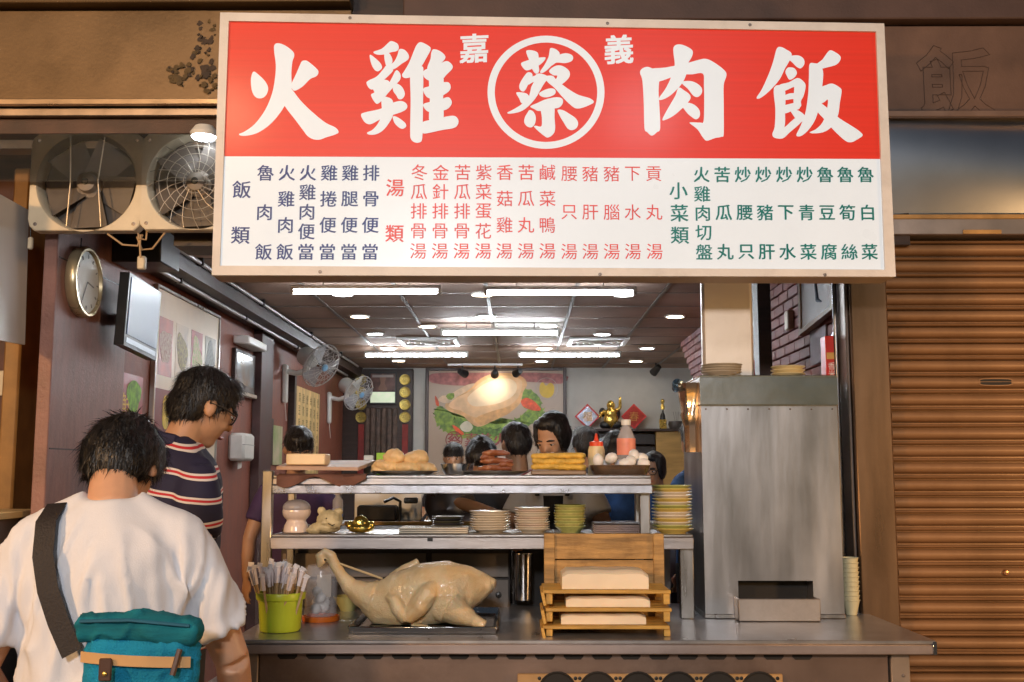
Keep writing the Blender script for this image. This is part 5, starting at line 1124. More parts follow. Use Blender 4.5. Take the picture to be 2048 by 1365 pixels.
# chicken pieces on tray
def dish(px0, px1, py, label, r_h=.02, mat=steelp, name='serving_plate', y=None):
    y = y or yU+.1; a = P(px0, py, y); b = P(px1, py, y); r_ = (b.x-a.x)/2; c = Vector(((a.x+b.x)/2, y, zU))
    thing1(MB().lathe([(0, .001), (r_*.72, .001), (r_*.8, .006), (r_*.99, r_h), (r_, r_h+.002), (r_*.96, r_h), (r_*.75, .009), (0, .006)], c, None, 32, sy=.7), name, mat, label, 'plate')
    return c, r_
c, r_ = dish(742, 880, 945, 'oval steel plate under the pale chicken pieces', .016)
chm = M('chicken_skin', (.78, .55, .28), .4, var=.2, scale=16, sss=.2, bump=.3, bscale=90)
for i, (px, py, sx, sz, an) in enumerate(((775, 933, 30, 14, 10), (788, 914, 20, 17, 0), (830, 916, 27, 15, -15), (812, 935, 30, 12, 0), (850, 935, 26, 12, 20), (760, 940, 17, 8, 0))):
    q_ = P(px, py, c.y-.01*(i % 2)); pm_ = (P(901, 930, c.y)-P(900, 930, c.y)).length; q_.z = max(q_.z, zU+sz*pm_+.006)
    mb = MB().ell(q_, (sx*pm_, sx*pm_*.8, sz*pm_), rotm(0, an, 0)).ell(q_+Vector((sx*pm_*.5, -.01, -.004)), (sx*pm_*.55, sx*pm_*.6, sz*pm_*.7), rotm(0, an+20, 0))
    mb.tube([q_+Vector((-sx*pm_*.4, 0, 0)), q_+Vector((-sx*pm_*1.05, -.012, -.006))], [sz*pm_*.7, sz*pm_*.35], 10)
    o = blob(mb, 'chicken_piece', chm, None, origin=(q_.x, q_.y, q_.z-sz*pm_), voxel=.004, sm=3, disp=lambda a, n: a+n*(vnoise(a, 60, 2)*.003+vnoise(a, 25, 7)*.004)[:, None])
    tag(o, ['pale chicken piece lying at the cloth side of the plate', 'round chicken piece with a brown hollow on top of the pile', 'long chicken piece on top of the pile', 'chicken piece wedged in the middle of the plate', 'chicken piece at the bowl side of the plate', 'flat chicken trimming at the plate rim'][i], 'chicken')
thing1(MB().box(P(738, 915, YSH+.5).x, P(756, 915, YSH+.5).x, YSH+.33, YSH+.35, zU, P(740, 911, YSH+.34).z, .003), 'paper_card', M('card_blue', (.5, .6, .68), .5), 'pale blue card standing behind the chicken plate', 'card')
thing1(MB().box(P(753, 915, YSH+.34).x, P(772, 915, YSH+.34).x, YSH+.335, YSH+.345, zU, P(760, 906, YSH+.34).z, .002), 'paper_card', M('card_green', (.25, .55, .03), .5), 'bright green card standing behind the chicken plate', 'card')
# steel bowl
y = yU+.13; q_ = P(915, 950, y); r_ = (P(953, 930, y).x-P(882, 930, y).x)/2; h_ = P(915, 928, y).z-zU
thing1(MB().lathe([(0, .001), (r_*.7, .001), (r_*.85, h_*.3), (r_*.96, h_), (r_, h_+.001), (r_*.93, h_*.95), (r_*.8, h_*.35), (0, .005)], (q_.x, y, zU), None, 32), 'steel_bowl', steelp, 'round steel bowl between the chicken and the roast meat', 'bowl')
# roast meat rolls on plate
c, r_ = dish(922, 1060, 944, 'wide steel plate under the roast meat', .016)
rm = M('roast_meat', (.16, .04, .014), .3, var=.5, scale=22, bump=.4, bscale=60, coat=.5, c2=(.34, .12, .045))
pm_ = (P(901, 930, c.y)-P(900, 930, c.y)).length
for i, (px, py, sx, an) in enumerate(((990, 936, 34, 0), (993, 922, 33, 4), (992, 906, 28, -3), (975, 915, 14, 10), (1012, 930, 14, -14))):
    q_ = P(px, py, c.y-.012); q_.z = max(q_.z, zU+.016+(0 if i in (0,) else .012)); o_ = Vector((q_.x, q_.y, q_.z-.014))
    mb = MB().tube([q_+Vector((sx*pm_*u, .006*math.sin(u*3), -.004*u*u)) for u in (-1, -.6, -.2, .2, .6, 1)], [.006, .013, .015, .014, .013, .006], 12)
    tag(blob(mb, 'roast_meat_roll', rm, None, origin=o_, voxel=.0035, sm=2, disp=lambda a, n: a+n*(vnoise(a, 70, 4)*.003)[:, None]), ['bottom', 'middle', 'topmost', 'small leaning', 'short side'][i]+' glossy brown roast meat roll on the wide steel plate', 'roast meat')
# fried rolls on tray
y = yU+.06; a = P(1062, 945, y); b = P(1172, 945, y)
t = T('snack_tray', 'low brown tray under the fried tofu rolls', 'tray', ((a.x+b.x)/2, y, zU)); MB().box(a.x, b.x, y-.03, y+.1, zU, P(1100, 941, y).z, .005).build('tray_base', M('tray_brown', (.28, .19, .12), .45, .3), t)
fm = M('fried_crust', (.68, .42, .07), .55, var=.3, scale=35, bump=.6, bscale=90)
zt0 = P(1100, 941, y).z+.001
for i, (px0, px1, lv, yy) in enumerate(((1062, 1172, 0, -.012), (1064, 1170, 0, .04), (1064, 1112, 1, -.008), (1106, 1170, 1, .0), (1062, 1172, 2, .012))):
    z_ = zt0+.013+lv*.0235; aa = P(px0, 930, y).x; bb = P(px1, 930, y).x
    mb = MB().tube([(aa+(bb-aa)*u, y+yy+.003*math.sin(u*6+i), z_+.002*math.sin(u*5+i)) for u in (0, .05, .3, .6, .95, 1)], [.009, .0135, .0145, .014, .0135, .009], 12, flat=.95)
    tag(blob(mb, 'fried_roll', fm, None, origin=((aa+bb)/2, y+yy, z_-.0135), voxel=.0035, sm=1, disp=lambda a, n: a+n*(vnoise(a, 90, i)*.0016)[:, None]), ['golden fried roll at the front of the bottom layer', 'golden fried roll at the back of the bottom layer', 'short golden fried roll in the middle layer', 'longer golden fried roll in the middle layer', 'golden fried roll on top of the pile'][i], 'fried roll')
# egg tray, eggs, squeeze bottle, water bottle
y = yU+.07; a = P(1178, 935, y); b = P(1300, 935, y); hE = P(1240, 931, y).z-zU
t = T('egg_tray', 'brown metal tray holding the white eggs', 'tray', ((a.x+b.x)/2, y, zU))
xc_ = (a.x+b.x)/2; hw = (b.x-a.x)/2
MB().rings([((xc_, y, zU+.001), hw*.86, .07), ((xc_, y, zU+hE*.6), hw*.95, .085), ((xc_, y, zU+hE), hw, .09), ((xc_, y, zU+hE+.001), hw*.97, .087), ((xc_, y, zU+.006), hw*.82, .066)], 32, .5).build('tray_shell', M('tray_bronze', (.3, .2, .13), .25, .85, .3, 10), t)
egg = MB().lathe([(0, -.026), (.012, -.024), (.02, -.014), (.0235, 0), (.021, .014), (.014, .025), (.006, .03), (0, .031)], seg=20).mesh('egg'); egg.materials.append(M('egg_white', (.85, .83, .82), .4, var=.03, sss=.1))
eg = [(1196, 922, -.03, 0), (1222, 917, -.035, 70), (1250, 928, -.04, 80), (1268, 911, -.01, 20), (1262, 922, -.035, 60), (1284, 917, 0, 30), (1288, 928, -.03, 80), (1240, 930, .02, 0), (1210, 930, .03, 60)]
for i, (px, py, dy_, tl_) in enumerate(eg):
    q_ = P(px, py, y+dy_); o = bpy.data.objects.new('egg', egg); col.objects.link(o); o.location = q_; o.rotation_euler = (R(tl_), R(15*i), R(40*i))
    tag(o, 'white boiled egg heaped in the brown metal tray', 'egg', 'white eggs in the tray')
y = YSH+.22; q_ = P(1193, 930, y); sc_ = (P(901, 900, y)-P(900, 900, y)).length
t = T('squeeze_bottle', 'cream sauce squeeze bottle with a red pointed cap', 'bottle', (q_.x, y, zU))
hh = P(1193, 893, y).z-zU; r_ = 17*sc_
MB().lathe([(0, 0), (r_, 0), (r_*1.02, .004), (r_, hh*.35), (r_*.95, hh*.4), (r_, hh*.45), (r_*.98, hh*.85), (r_*.85, hh), (0, hh)], (q_.x, y, zU), None, 24).build('bottle_body', M('sauce_cream', (.78, .62, .36), .4, sss=.1), t)
MB().lathe([(0, hh), (r_*.8, hh), (r_*.8, hh+.018), (r_*.35, hh+.022), (r_*.25, hh+.03), (r_*.12, hh+.055), (0, hh+.056)], (q_.x, y, zU+.0005), None, 20).build('red_cap', M('cap_red', (.78, .07, .02), .35), t)
q_ = P(1253, 930, y); h2 = P(1253, 840, y).z-zU; r_ = 18.5*sc_
t = T('water_bottle', 'clear plastic bottle with white cap and pink label', 'bottle', (q_.x, y, zU))
MB().lathe([(0, .001), (r_*.9, .001), (r_, .01), (r_*.96, .06), (r_, .065), (r_, h2*.66), (r_*.6, h2*.82), (r_*.42, h2*.87), (r_*.42, h2*.9), (0, h2*.9)], (q_.x, y, zU), None, 28).build('clear_shell', M('bottle_clear', (.8, .8, .84), .12, alpha=.35, var=0, rvar=.02), t)
MB().lathe([(r_*1.01, h2*.36), (r_*1.02, h2*.37), (r_*1.02, h2*.65), (r_*1.01, h2*.66)], (q_.x, y, zU), None, 28).build('pink_label', M('label_pink', (.8, .28, .2), .45, var=.15, scale=20), t)
MB().lathe([(0, h2*.9), (r_*.52, h2*.9), (r_*.53, h2*.995), (r_*.48, h2), (0, h2)], (q_.x, y, zU+.0006), None, 24).build('white_cap', white, t)

# ------------------------------------------------------------------ figures and gear on the lower shelf
zL = zl+.0005; y = YSH+.08; sc_ = (P(901, 1040, y)-P(900, 1040, y)).length
q_ = P(592, 1068, y); q_.z = zL
t = T('ceramic_doll', 'round headed white ceramic doll money box on the lower shelf', 'figurine', q_)
cw = M('ceramic_doll', (.72, .58, .5), .3, var=.1, coat=.4)
blob(MB().rings([(q_+Vector((0, 0, .001)), 26*sc_, 22*sc_), (q_+Vector((0, 0, 14*sc_)), 24*sc_, 20*sc_), (q_+Vector((0, 0, 28*sc_)), 17*sc_, 15*sc_)]).ell(q_+Vector((0, 0, 42*sc_)), (29*sc_, 24*sc_, 21*sc_)), 'doll_body', cw, t, voxel=.004, sm=3)
blob(MB().ell(q_+Vector((0, 0, 50*sc_)), (28.5*sc_, 24.5*sc_, 17*sc_)), 'grey_cap', M('cap_grey', (.36, .33, .34), .4), t, voxel=.005, sm=1)
q_ = P(655, 1068, y); q_.z = zL
t = T('stone_lion', 'small pale stone grinning animal figurine on the lower shelf', 'figurine', q_)
lm = M('stone_pale', (.55, .47, .28), .5, var=.25, scale=20, bump=.3)
blob(MB().ell(q_+Vector((-.012, 0, 11*sc_)), (32*sc_, 24*sc_, 12*sc_)).ell(q_+Vector((.01, -.01, 26*sc_)), (26*sc_, 22*sc_, 20*sc_)).ell(q_+Vector((.032, -.03, 20*sc_)), (15*sc_, 14*sc_, 12*sc_)).ell(q_+Vector((-25*sc_, -.02, 6*sc_)), (16*sc_, 14*sc_, 8*sc_)).ell(q_+Vector((22*sc_, -.005, 42*sc_)), (9*sc_, 7*sc_, 8*sc_)).ell(q_+Vector((-12*sc_, -.005, 44*sc_)), (9*sc_, 7*sc_, 8*sc_)), 'animal_body', lm, t, voxel=.003, sm=2, disp=lambda a, n: a+n*(vnoise(a, 80, 1)*.003)[:, None])
for dx in (.004, .03): MB().ell(q_+Vector((dx, -.055+.3*dx, 30*sc_)), (.004, .004, .003)).build('eye', dark, t)
MB().tube([q_+Vector((.012, -.058, 20*sc_)), q_+Vector((.03, -.063, 16*sc_)), q_+Vector((.045, -.055, 20*sc_))], .002, 6).build('grin', dark, t)
q_ = P(721, 1068, y); q_.z = zL
t = T('gold_ingot', 'shiny gold ingot ornament on the lower shelf', 'ornament', q_)
blob(MB().ell(q_+Vector((0, 0, 10*sc_)), (27*sc_, 20*sc_, 10*sc_)).ell(q_+Vector((0, 0, 20*sc_)), (16*sc_, 15*sc_, 15*sc_)).ell(q_+Vector((-21*sc_, 0, 15*sc_)), (8*sc_, 12*sc_, 9*sc_)).ell(q_+Vector((21*sc_, 0, 15*sc_)), (8*sc_, 12*sc_, 9*sc_)), 'ingot', M('gold_shiny', (.85, .62, .15), .14, 1, .1), t, voxel=.0035, sm=2)
# gear behind the shelf (kitchen worktop)
YW2 = YSH+.75; wz = P(800, 1048, YW2).z
kw = T('kitchen_worktop', 'steel kitchen worktop behind the serving shelf with a wooden edge', 'worktop', (0, YW2, 0))
MB().box(-.95, .75, YW2, YW2+.4, wz-.03, wz, .004).build('worktop_sheet', steelh, kw); MB().box(P(690, 1040, YW2).x, P(1000, 1040, YW2).x, YW2-.02, YW2-.002, wz-.006, wz+.012, .003).build('wooden_edge', wood, kw)
MB().box(-.93, .73, YW2+.03, YW2+.38, .06, wz-.031).build('worktop_base', steeld, kw)
q_ = P(675, 1040, YW2+.06); q_.z = wz
t = T('clear_bottle', 'tall clear bottle with a pale cap on the kitchen worktop', 'bottle', q_)
MB().lathe([(0, .001), (.025, .001), (.026, .11), (.012, .13), (.012, .14), (0, .14)], q_, None, 20).build('shell', M('bottle_clear', (1, 1, 1)), t); MB().lathe([(0, .14), (.02, .14), (.02, .165), (0, .168)], q_, None, 16).build('cap', M('cap_pale', (.75, .65, .75), .3), t); MB().lathe([(.0262, .03), (.0265, .03), (.0265, .07), (.0262, .07)], q_, None, 20).build('label', M('label_blue', (.4, .45, .7), .5), t)
q_ = P(900, 1012, YW2+.1)
t = T('wok', 'dark steel wok held tilted behind the shelf', 'wok', q_)
rt = rotm(70, 0, 20)
MB().lathe([(0, -.06), (.06, -.05), (.11, -.015), (.13, .012), (.134, .012), (.113, -.018), (.06, -.055), (0, -.065)], q_, rt, 32).build('pan', M('wok_steel', (.12, .11, .11), .3, .8, .2), t)
MB().tube([q_+rt @ Vector((-.12, -.04, .0)), q_+rt @ Vector((-.2, -.13, .0))], [.008, .01], 8).build('handle', steelp, t)
q_ = P(800, 1030, YW2+.25); q_.z = wz
t = T('tap_set', 'black kitchen taps before a white backing panel', 'tap', q_)
MB().box(q_.x-.25, q_.x+.1, YW2+.37, YW2+.39, wz, wz+.17, .004).build('white_backing', white, t); MB().box(q_.x-.22, q_.x-.02, YW2+.25, YW2+.36, wz, wz+.08, .01).build('dark_basin', dark, t)
MB().tube([q_, q_+Vector((0, 0, .1)), q_+Vector((-.03, -.04, .12)), q_+Vector((-.07, -.08, .1))], .008, 8).build('spout', black, t); MB().box(q_.x+.02, q_.x+.09, YW2+.23, YW2+.27, wz+.09, wz+.12, .006).build('lever', black, t)
# ------------------------------------------------------------------ people
def fingers(mb, wr, d, up, side, s=1, curl=.5):
    """palm, four unequal curled fingers and a thumb leaving the side of the palm; d = hand direction, up = back of hand"""
    d = Vector(d).normalized(); up = Vector(up); up = (up-d*up.dot(d)).normalized(); sd = d.cross(up)*side
    mb.tube([wr-d*.02*s, wr+d*.03*s, wr+d*.085*s], [.026*s, .036*s, .038*s], 12, flat=.55, up=up)
    for k, l in enumerate((.068, .078, .072, .056)):
        b = wr+d*(.082-.004*abs(k-1.2))*s+sd*((1.5-k)*.019*s)
        m1 = b+d*l*.5*s-up*.010*s*curl; m2 = m1+(d*(1-.6*curl)-up*curl).normalized()*l*.32*s; m3 = m2+(d*(1-1.1*curl)-up*1.4*curl).normalized()*l*.26*s
        mb.tube([b-d*.015*s, b, m1, m2, m3], [.010*s, .0098*s, .009*s, .0083*s, .007*s], 8)
    b = wr+d*.025*s+sd*.028*s
    mb.tube([b-sd*.01*s, b+(d+sd*.9).normalized()*.03*s-up*.006*s, b+(d+sd*.6).normalized()*.058*s-up*.012*s, b+(d+sd*.2).normalized()*.078*s-up*.018*s], [.013*s, .0125*s, .011*s, .008*s], 8)
def human(label, loc, rotz, H=1.7, shirt=None, pants=None, skin=skinm, hair='short', bw=1.0, lean=0.0, hp=0, hy=0, hr=0, fwd=0.02, arms=None, extra=None, glasses=False, hx=0, sleeve=.62, voxel=.009, face=True, hairmat=None, sdisp=None, group=None, shirt_name='shirt', sit=False, neck=.0):
    s = H/1.75; t = T('person', label, 'person', loc, group, rotz, local=True)
    V = lambda x, y, z: Vector((x, y, z))*s
    L = lambda z: lean*max(0, (z-.95)/.48)
    nb = V(0, L(1.45), 1.45); hc = nb+V(hx, .035+fwd, .165-neck)
    hR = Euler((R(-hp), R(hr), R(hy)), 'XYZ').to_matrix()
    hd = lambda x, y, z: hc+hR @ V(x, y, z)
    sk = MB()
    sk.ell(hc+hR @ V(0, -.012, .028), V(.074, .093, .092), hR).ell(hd(0, .022, -.035), V(.06, .068, .078), hR).ell(hd(0, .048, -.088), V(.034, .034, .026), hR).ell(hd(0, .03, .0), V(.066, .066, .06), hR)
    sk.tube([hd(0, .088, .012), hd(0, .104, -.018), hd(0, .098, -.03)], [.008*s, .0135*s, .012*s], 8)
    for sx in (-1, 1):
        sk.ell(hd(sx*.076, -.008, -.008), V(.011, .021, .031), hR @ rotm(10, 0, sx*-20)); sk.ell(hd(sx*.033, .066, -.03), V(.022, .02, .02), hR)
    sk.tube([hd(0, -.02, -.06), nb+V(0, -.005, .0), nb-V(0, -.0, .06)], [.052*s*(bw*.5+.5), .056*s*bw, .07*s*bw], 14)
    sk.rings([(V(0, L(z), z), rx*s*bw, ry*s*bw) for z, rx, ry in ((.88, .14, .095), (1.05, .135, .095), (1.25, .155, .105), (1.38, .15, .085), (1.44, .07, .06))])
    arms = arms or {}
    slv = []
    for sx, k in ((-1, 'L'), (1, 'R')):
        sh_ = V(sx*.163*(bw*.7+.3), L(1.365), 1.365)
        el, wr = arms.get(k, ((sx*.25, .02, 1.12), (sx*.24, .16, .93))); el = V(*el); wr = V(*wr)
        sk.tube([sh_, sh_*.4+el*.6, el], [.052*s*bw, .046*s*bw, .039*s*bw], 12); sk.tube([el, el*.6+wr*.4, wr], [.039*s*bw, .038*s*bw, .026*s], 12)
        fingers(sk, wr, wr-el, V(sx*.6, -.2, .6), -sx if True else sx, s, .45)
        slv.append((sh_, el))
    # legs
    lg = MB()
    if sit:
        for sx in (-1, 1): lg.tube([V(sx*.09, 0, .86), V(sx*.11, .4, .84), V(sx*.11, .42, .45)], [.09*s, .075*s, .055*s], 12); sk.tube([V(sx*.08, 0, .9), V(sx*.11, .4, .84), V(sx*.11, .42, .42)], [.05*s, .05*s, .04*s], 10)
    else:
        for sx in (-1, 1): lg.tube([V(sx*.085, 0, .92), V(sx*.1, .01, .5), V(sx*.105, -.01, .1)], [.098*s*bw, .072*s*bw, .058*s], 14); sk.tube([V(sx*.07, 0, .95), V(sx*.105, -.01, .2), V(sx*.105, 0, .06), V(sx*.11, .12, .035)], [.06*s, .045*s, .045*s, .04*s], 10)
    lg.rings([(V(0, 0, .8), .16*s*bw, .115*s*bw), (V(0, 0, .95), .165*s*bw, .12*s*bw), (V(0, L(1.03), 1.03), .155*s*bw, .112*s*bw)])
    blob(sk, 'body', skin, t, voxel=voxel*.85, sm=3)
    blob(lg, 'trousers', pants or M('trousers_dark', (.03, .03, .035), .7), t, voxel=.016, sm=3)
    if not sit:
        for sx in (-1, 1): blob(MB().ell(V(sx*.11, .06, .045), V(.052, .14, .05)), 'shoe', black, t, voxel=.015, sm=1)
    # shirt
    sb = MB(); sb.rings([(V(0, L(z), z), rx*s*bw, ry*s*bw) for z, rx, ry in ((.86, .178, .135), (1.0, .174, .13), (1.15, .176, .128), (1.28, .186, .13), (1.36, .18, .12), (1.41, .15, .1), (1.445, .1, .08), (1.47, .07, .066))], 32)
    for (sh_, el), sx in zip(slv, (-1, 1)):
        e2 = sh_.lerp(el, sleeve); d = (e2-sh_).normalized()
        sb.tube([sh_-d*.03*s, sh_+d*.03*s, sh_.lerp(e2, .6), e2], [.05*s*bw, .06*s*bw, .064*s*bw, .068*s*bw], 16); sb.tube([V(sx*.045, L(1.44)-.005, 1.452), V(sx*.10, L(1.42)-.005, 1.415), sh_+V(0, 0, .012)], [.04*s*bw, .05*s*bw, .052*s*bw], 14)
    blob(sb, shirt_name, shirt, t, voxel=voxel, sm=5, disp=sdisp)
    # hair
    hm = MB(); hmt = hairmat or hairm
    hm.ell(hd(0, -.016 if hair != 'tied' else -.026, .043), V(.084, .102 if hair != 'tied' else .094, .088), hR)
    if hair == 'short': hm.ell(hd(0, -.05, .0), V(.08, .066, .085), hR).ell(hd(0, .03, .085), V(.068, .058, .04), hR)
    elif hair == 'full': hm.ell(hd(0, -.04, .005), V(.092, .076, .1), hR).ell(hd(0, .035, .085), V(.078, .065, .045), hR); [hm.ell(hd(sx*.07, -.012, .025), V(.024, .05, .055), hR) for sx in (-1, 1)]
    elif hair == 'tied': hm.ell(hd(0, .022, .095), V(.058, .05, .034), hR).ell(hd(0, -.05, .0), V(.08, .066, .09), hR).ell(hd(0, -.12, -.02), V(.04, .04, .05), hR); [hm.ell(hd(sx*.064, .006, .02), V(.024, .058, .085), hR) for sx in (-1, 1)]
    elif hair == 'long': hm.ell(hd(0, -.05, -.03), V(.088, .06, .12), hR).ell(hd(0, -.06, -.13), V(.085, .05, .12), hR); [hm.ell(hd(sx*.072, .01, -.03), V(.022, .05, .11), hR) for sx in (-1, 1)]
    hs = random.randint(0, 90)
    def hdisp(a, n):
        q = vnoise(a, 45, hs, (1, 1, .35))*.004+vnoise(a, 18, hs+5)*.006
        return a+n*(q*s)[:, None]
    ho = blob(hm, 'hair', hmt, t, voxel=.006 if voxel < .011 else .008, sm=2, disp=hdisp)
    n = len(ho.data.vertices); a = np.empty(n*3); ho.data.vertices.foreach_get('co', a); a = a.reshape(-1, 3); nn = np.empty(n*3); ho.data.vertices.foreach_get('normal', nn); nn = nn.reshape(-1, 3)
    crown = np.array(hd(0, -.05, .13)); rg = np.random.default_rng(hs); ns_ = 5200 if voxel < .011 else (1100 if hair != 'tied' else 300)
    ix = rg.integers(0, n, ns_); p = a[ix]+rg.normal(0, .003, (ns_, 3)); nm = nn[ix]; fl = p-crown; fl -= nm*(fl*nm).sum(1)[:, None]; fl /= np.linalg.norm(fl, axis=1)[:, None]+1e-6
    ln = rg.uniform(.018, .04, ns_)[:, None]*s; jit = rg.normal(0, .22, (ns_, 3)); d1 = fl+nm*.22+jit; d2 = fl+nm*.02+jit*1.3; d2[:, 2] -= .25
    sdv = np.cross(fl, nm)*(.0013*s if voxel < .011 else .0022*s); p = p-nm*.003
    q0, q1, q2, q3, q4 = p-sdv, p+sdv, p+d1*ln*.5-sdv*.8, p+d1*ln*.5+sdv*.8, p+d1*ln*.5+d2*ln*.5
    vs_ = np.stack([q0, q1, q2, q3, q4], 1).reshape(-1, 3); me = bpy.data.meshes.new('hair_strands'); base = np.arange(ns_)*5
    me.from_pydata([tuple(v) for v in vs_], [], [f for b_ in base.tolist() for f in ((b_, b_+1, b_+3, b_+2), (b_+2, b_+3, b_+4))]); me.materials.append(hmt)
    hst = bpy.data.objects.new('hair_strands', me); col.objects.link(hst); hst.parent = ho; WL[hst] = WL[ho]; hst['kind'] = 'stuff'
    if face:
        em = M('eye_white', (.75, .72, .68), .3); 
        for sx in (-1, 1):
            MB().ell(hd(sx*.031, .079, .008), V(.0135, .008, .006), hR, 12, 8).build('eye', em, t); MB().ell(hd(sx*.031, .0845, .007), V(.006, .004, .0062), hR, 10, 6).build('iris', dark, t)
            MB().tube([hd(sx*.014, .086, .013), hd(sx*.031, .089, .017), hd(sx*.047, .079, .012)], .0032*s, 6).build('eyelid', skin, t)
            MB().tube([hd(sx*.013, .088, .027), hd(sx*.03, .09, .033), hd(sx*.052, .078, .027)], [.003*s, .004*s, .002*s], 6).build('eyebrow', hairm, t)
        MB().tube([hd(-.025, .082, -.062), hd(-.008, .094, -.06), hd(.008, .094, -.06), hd(.025, .082, -.062)], [.003*s, .0055*s, .0055*s, .003*s], 8).build('lips', M('lips', (.45, .15, .11), .4), t)
    if glasses:
        g = T_child('glasses', t)
        for sx in (-1, 1):
            c = [hd(sx*.034+.026*math.cos(k*.5236), .098-.010*abs(sx*.034+.026*math.cos(k*.5236))/.06, .006+.02*math.sin(k*.5236)) for k in range(12)]
            MB().tube(c, .0028*s, 6, closed=True).build('rim', black, g)
            MB().tube([hd(sx*.06, .088, .012), hd(sx*.08, .03, .012), hd(sx*.084, -.02, .004)], .0028*s, 6).build('temple', black, g)
        MB().tube([hd(-.01, .1, .008), hd(.01, .1, .008)], .0028*s, 6).build('bridge', black, g)
    if extra: extra(t, V, hd, s, L)
    return t
def T_child(name, parent):
    o = bpy.data.objects.new(name, None); col.objects.link(o); o.parent = parent; WL[o] = WL[parent]; return o

# man in white T-shirt, seen from behind with a blue shoulder bag
cotton = M('tshirt_white', (.62, .62, .66), .75, var=.04, bump=.12, bscale=400)
def front_folds(a, n):
    x, y, z = a[:, 0], a[:, 1], a[:, 2]
    back = np.clip(-n[:, 1]+.35, 0, 1)
    k = np.exp(-((z-1.17)/.14)**2)
    ph = 55*x+9*(z-1.2)*np.sign(x)+5*vnoise(a, 5, 3)
    d = .012*np.sin(ph)**3*k*back*np.clip(np.abs(x)*6, .3, 1)
    d += .004*np.sin(120*x+30*(z-1.25)+6*vnoise(a, 7, 8))*np.exp(-((np.abs(x)-.16)/.05)**2)*np.exp(-((z-1.22)/.12)**2)
    d += .012*vnoise(a, 7, 1, (1, 1, .5))+.007*vnoise(a, 16, 6, (1.3, 1, .35))
    d += .006*np.sin(26*(z+.35*np.abs(x)))*np.exp(-((np.abs(x)-.25)/.05)**2)
    rg = 1-np.abs(vnoise(a, 10, 21, (1.5, 1, .55)))*3; d += .013*np.clip(rg, 0, 1)**2*np.clip(.6+back, 0, 1)*np.clip((1.40-z)*6, 0, 1)
    d *= np.clip((1.45-z)*8, .12, 1)
    return a+n*d[:, None]
YM = 2.35
fm_ = P(216, 1100, YM)
def bag(t, V, hd, s, L):
    sm = M('strap_brown', (.014, .009, .008), .7, bump=.3, bscale=200)
    nav = M('bag_teal', (.01, .2, .34), .88, var=.2, scale=9, bump=.5, bscale=260, spec=.2); navd = M('bag_teal_dark', (.005, .09, .15), .65, var=.2)
    pts = [V(-.105, .06, 1.425), V(-.112, -.02, 1.458), V(-.112, -.078, 1.422), V(-.1, -.116, 1.35), V(-.078, -.136, 1.28), V(-.048, -.148, 1.215), V(-.012, -.157, 1.15)]
    pp = []
    for i in range(len(pts)-1):
        for f in (0, .34, .67): pp.append(pts[i].lerp(pts[i+1], f))
    pp.append(pts[-1]); mb = MB(); vs = []
    for i, p in enumerate(pp):
        tg = (pp[min(i+1, len(pp)-1)]-pp[max(i-1, 0)]).normalized(); nn = Vector((0, -1, .15)) if i > 5 else Vector((-.1, -.3, 1)); sd = tg.cross(nn).normalized()*.021; nn = sd.cross(tg).normalized()*.0015
        vs += [p-sd-nn, p+sd-nn, p+sd+nn, p-sd+nn]
    n = len(pp); mb.add(vs, [(4*i+j, 4*i+(j+1) % 4, 4*i+4+(j+1) % 4, 4*i+4+j) for i in range(n-1) for j in range(4)]+[(0, 1, 2, 3), (4*n-4, 4*n-3, 4*n-2, 4*n-1)])
    b = T('shoulder_bag', 'teal blue canvas shoulder bag with tan trim on the man\'s back', 'bag', fm0, rotz=ROT0, local=True)
    mb.build('strap', sm, b, ang=60)
    def bagd(a, n_): return a+n_*(vnoise(a, 16, 4)*.009+.007*np.clip(1-np.abs(vnoise(a, 22, 9))*4, 0, 1)**2+vnoise(a, 60, 2)*.002)[:, None]
    VB = lambda x, y, z: V(x+.095, y+.018, z+.118)
    DB = lambda x, y, z: V(x, y, z)
    c = VB(.04, -.185, .985)
    blob(MB().obox(c, DB(.235, .085, .20), rotm(0, 4), .03*s), 'bag_body', nav, b, voxel=.006, sm=4, disp=bagd)
    blob(MB().tube([VB(-.085, -.195, 1.085), VB(.03, -.2, 1.092), VB(.16, -.195, 1.075)], [.03*s, .034*s, .03*s], 14), 'bag_flap', M('bag_teal_mid', (.008, .13, .17), .85, spec=.2, bump=.4, bscale=240, var=.35, scale=14, stretch=(.4, 1, 5)), b, voxel=.006, sm=3, disp=bagd)
    MB().tube([VB(-.075, -.228, 1.105), VB(.03, -.237, 1.108), VB(.15, -.228, 1.095)], .004*s, 6).build('zip', navd, b)
    MB().grid(lambda u, v: VB(-.07+u*.225, -.249+.02*(2*u-1)**2, 1.045-.022*v-.012*u), 10, 2).build('tan_trim', M('trim_tan', (.5, .29, .12), .6), b)
    MB().obox(VB(-.01, -.254, 1.012), DB(.026, .006, .046), None, .003).build('leather_tab', M('leather', (.06, .025, .015), .5), b)
    MB().ell(VB(-.01, -.259, 1.005), DB(.005, .003, .005)).build('snap', gold, b)
    MB().tube([VB(.135, -.24, 1.05), VB(.125, -.252, 1.0)], .006*s, 6).build('zip_pull', M('leather', (0, 0, 0)), b)
    # collar line
fm0 = (fm_.x, YM, 0.0); ROT0 = R(2)
human('man seen from behind in a white T-shirt, head bowed, bag slung across', fm0, ROT0, 1.66, cotton, None, skinm, 'full', 1.04, .02, 50, 0, 0, .075, {'L': ((-.275, .0, 1.09), (-.255, .17, .92)), 'R': ((.275, .06, 1.10), (.26, .22, .93))}, bag, sleeve=.74, sdisp=front_folds, face=False, voxel=.008, neck=.075, hx=-.018)

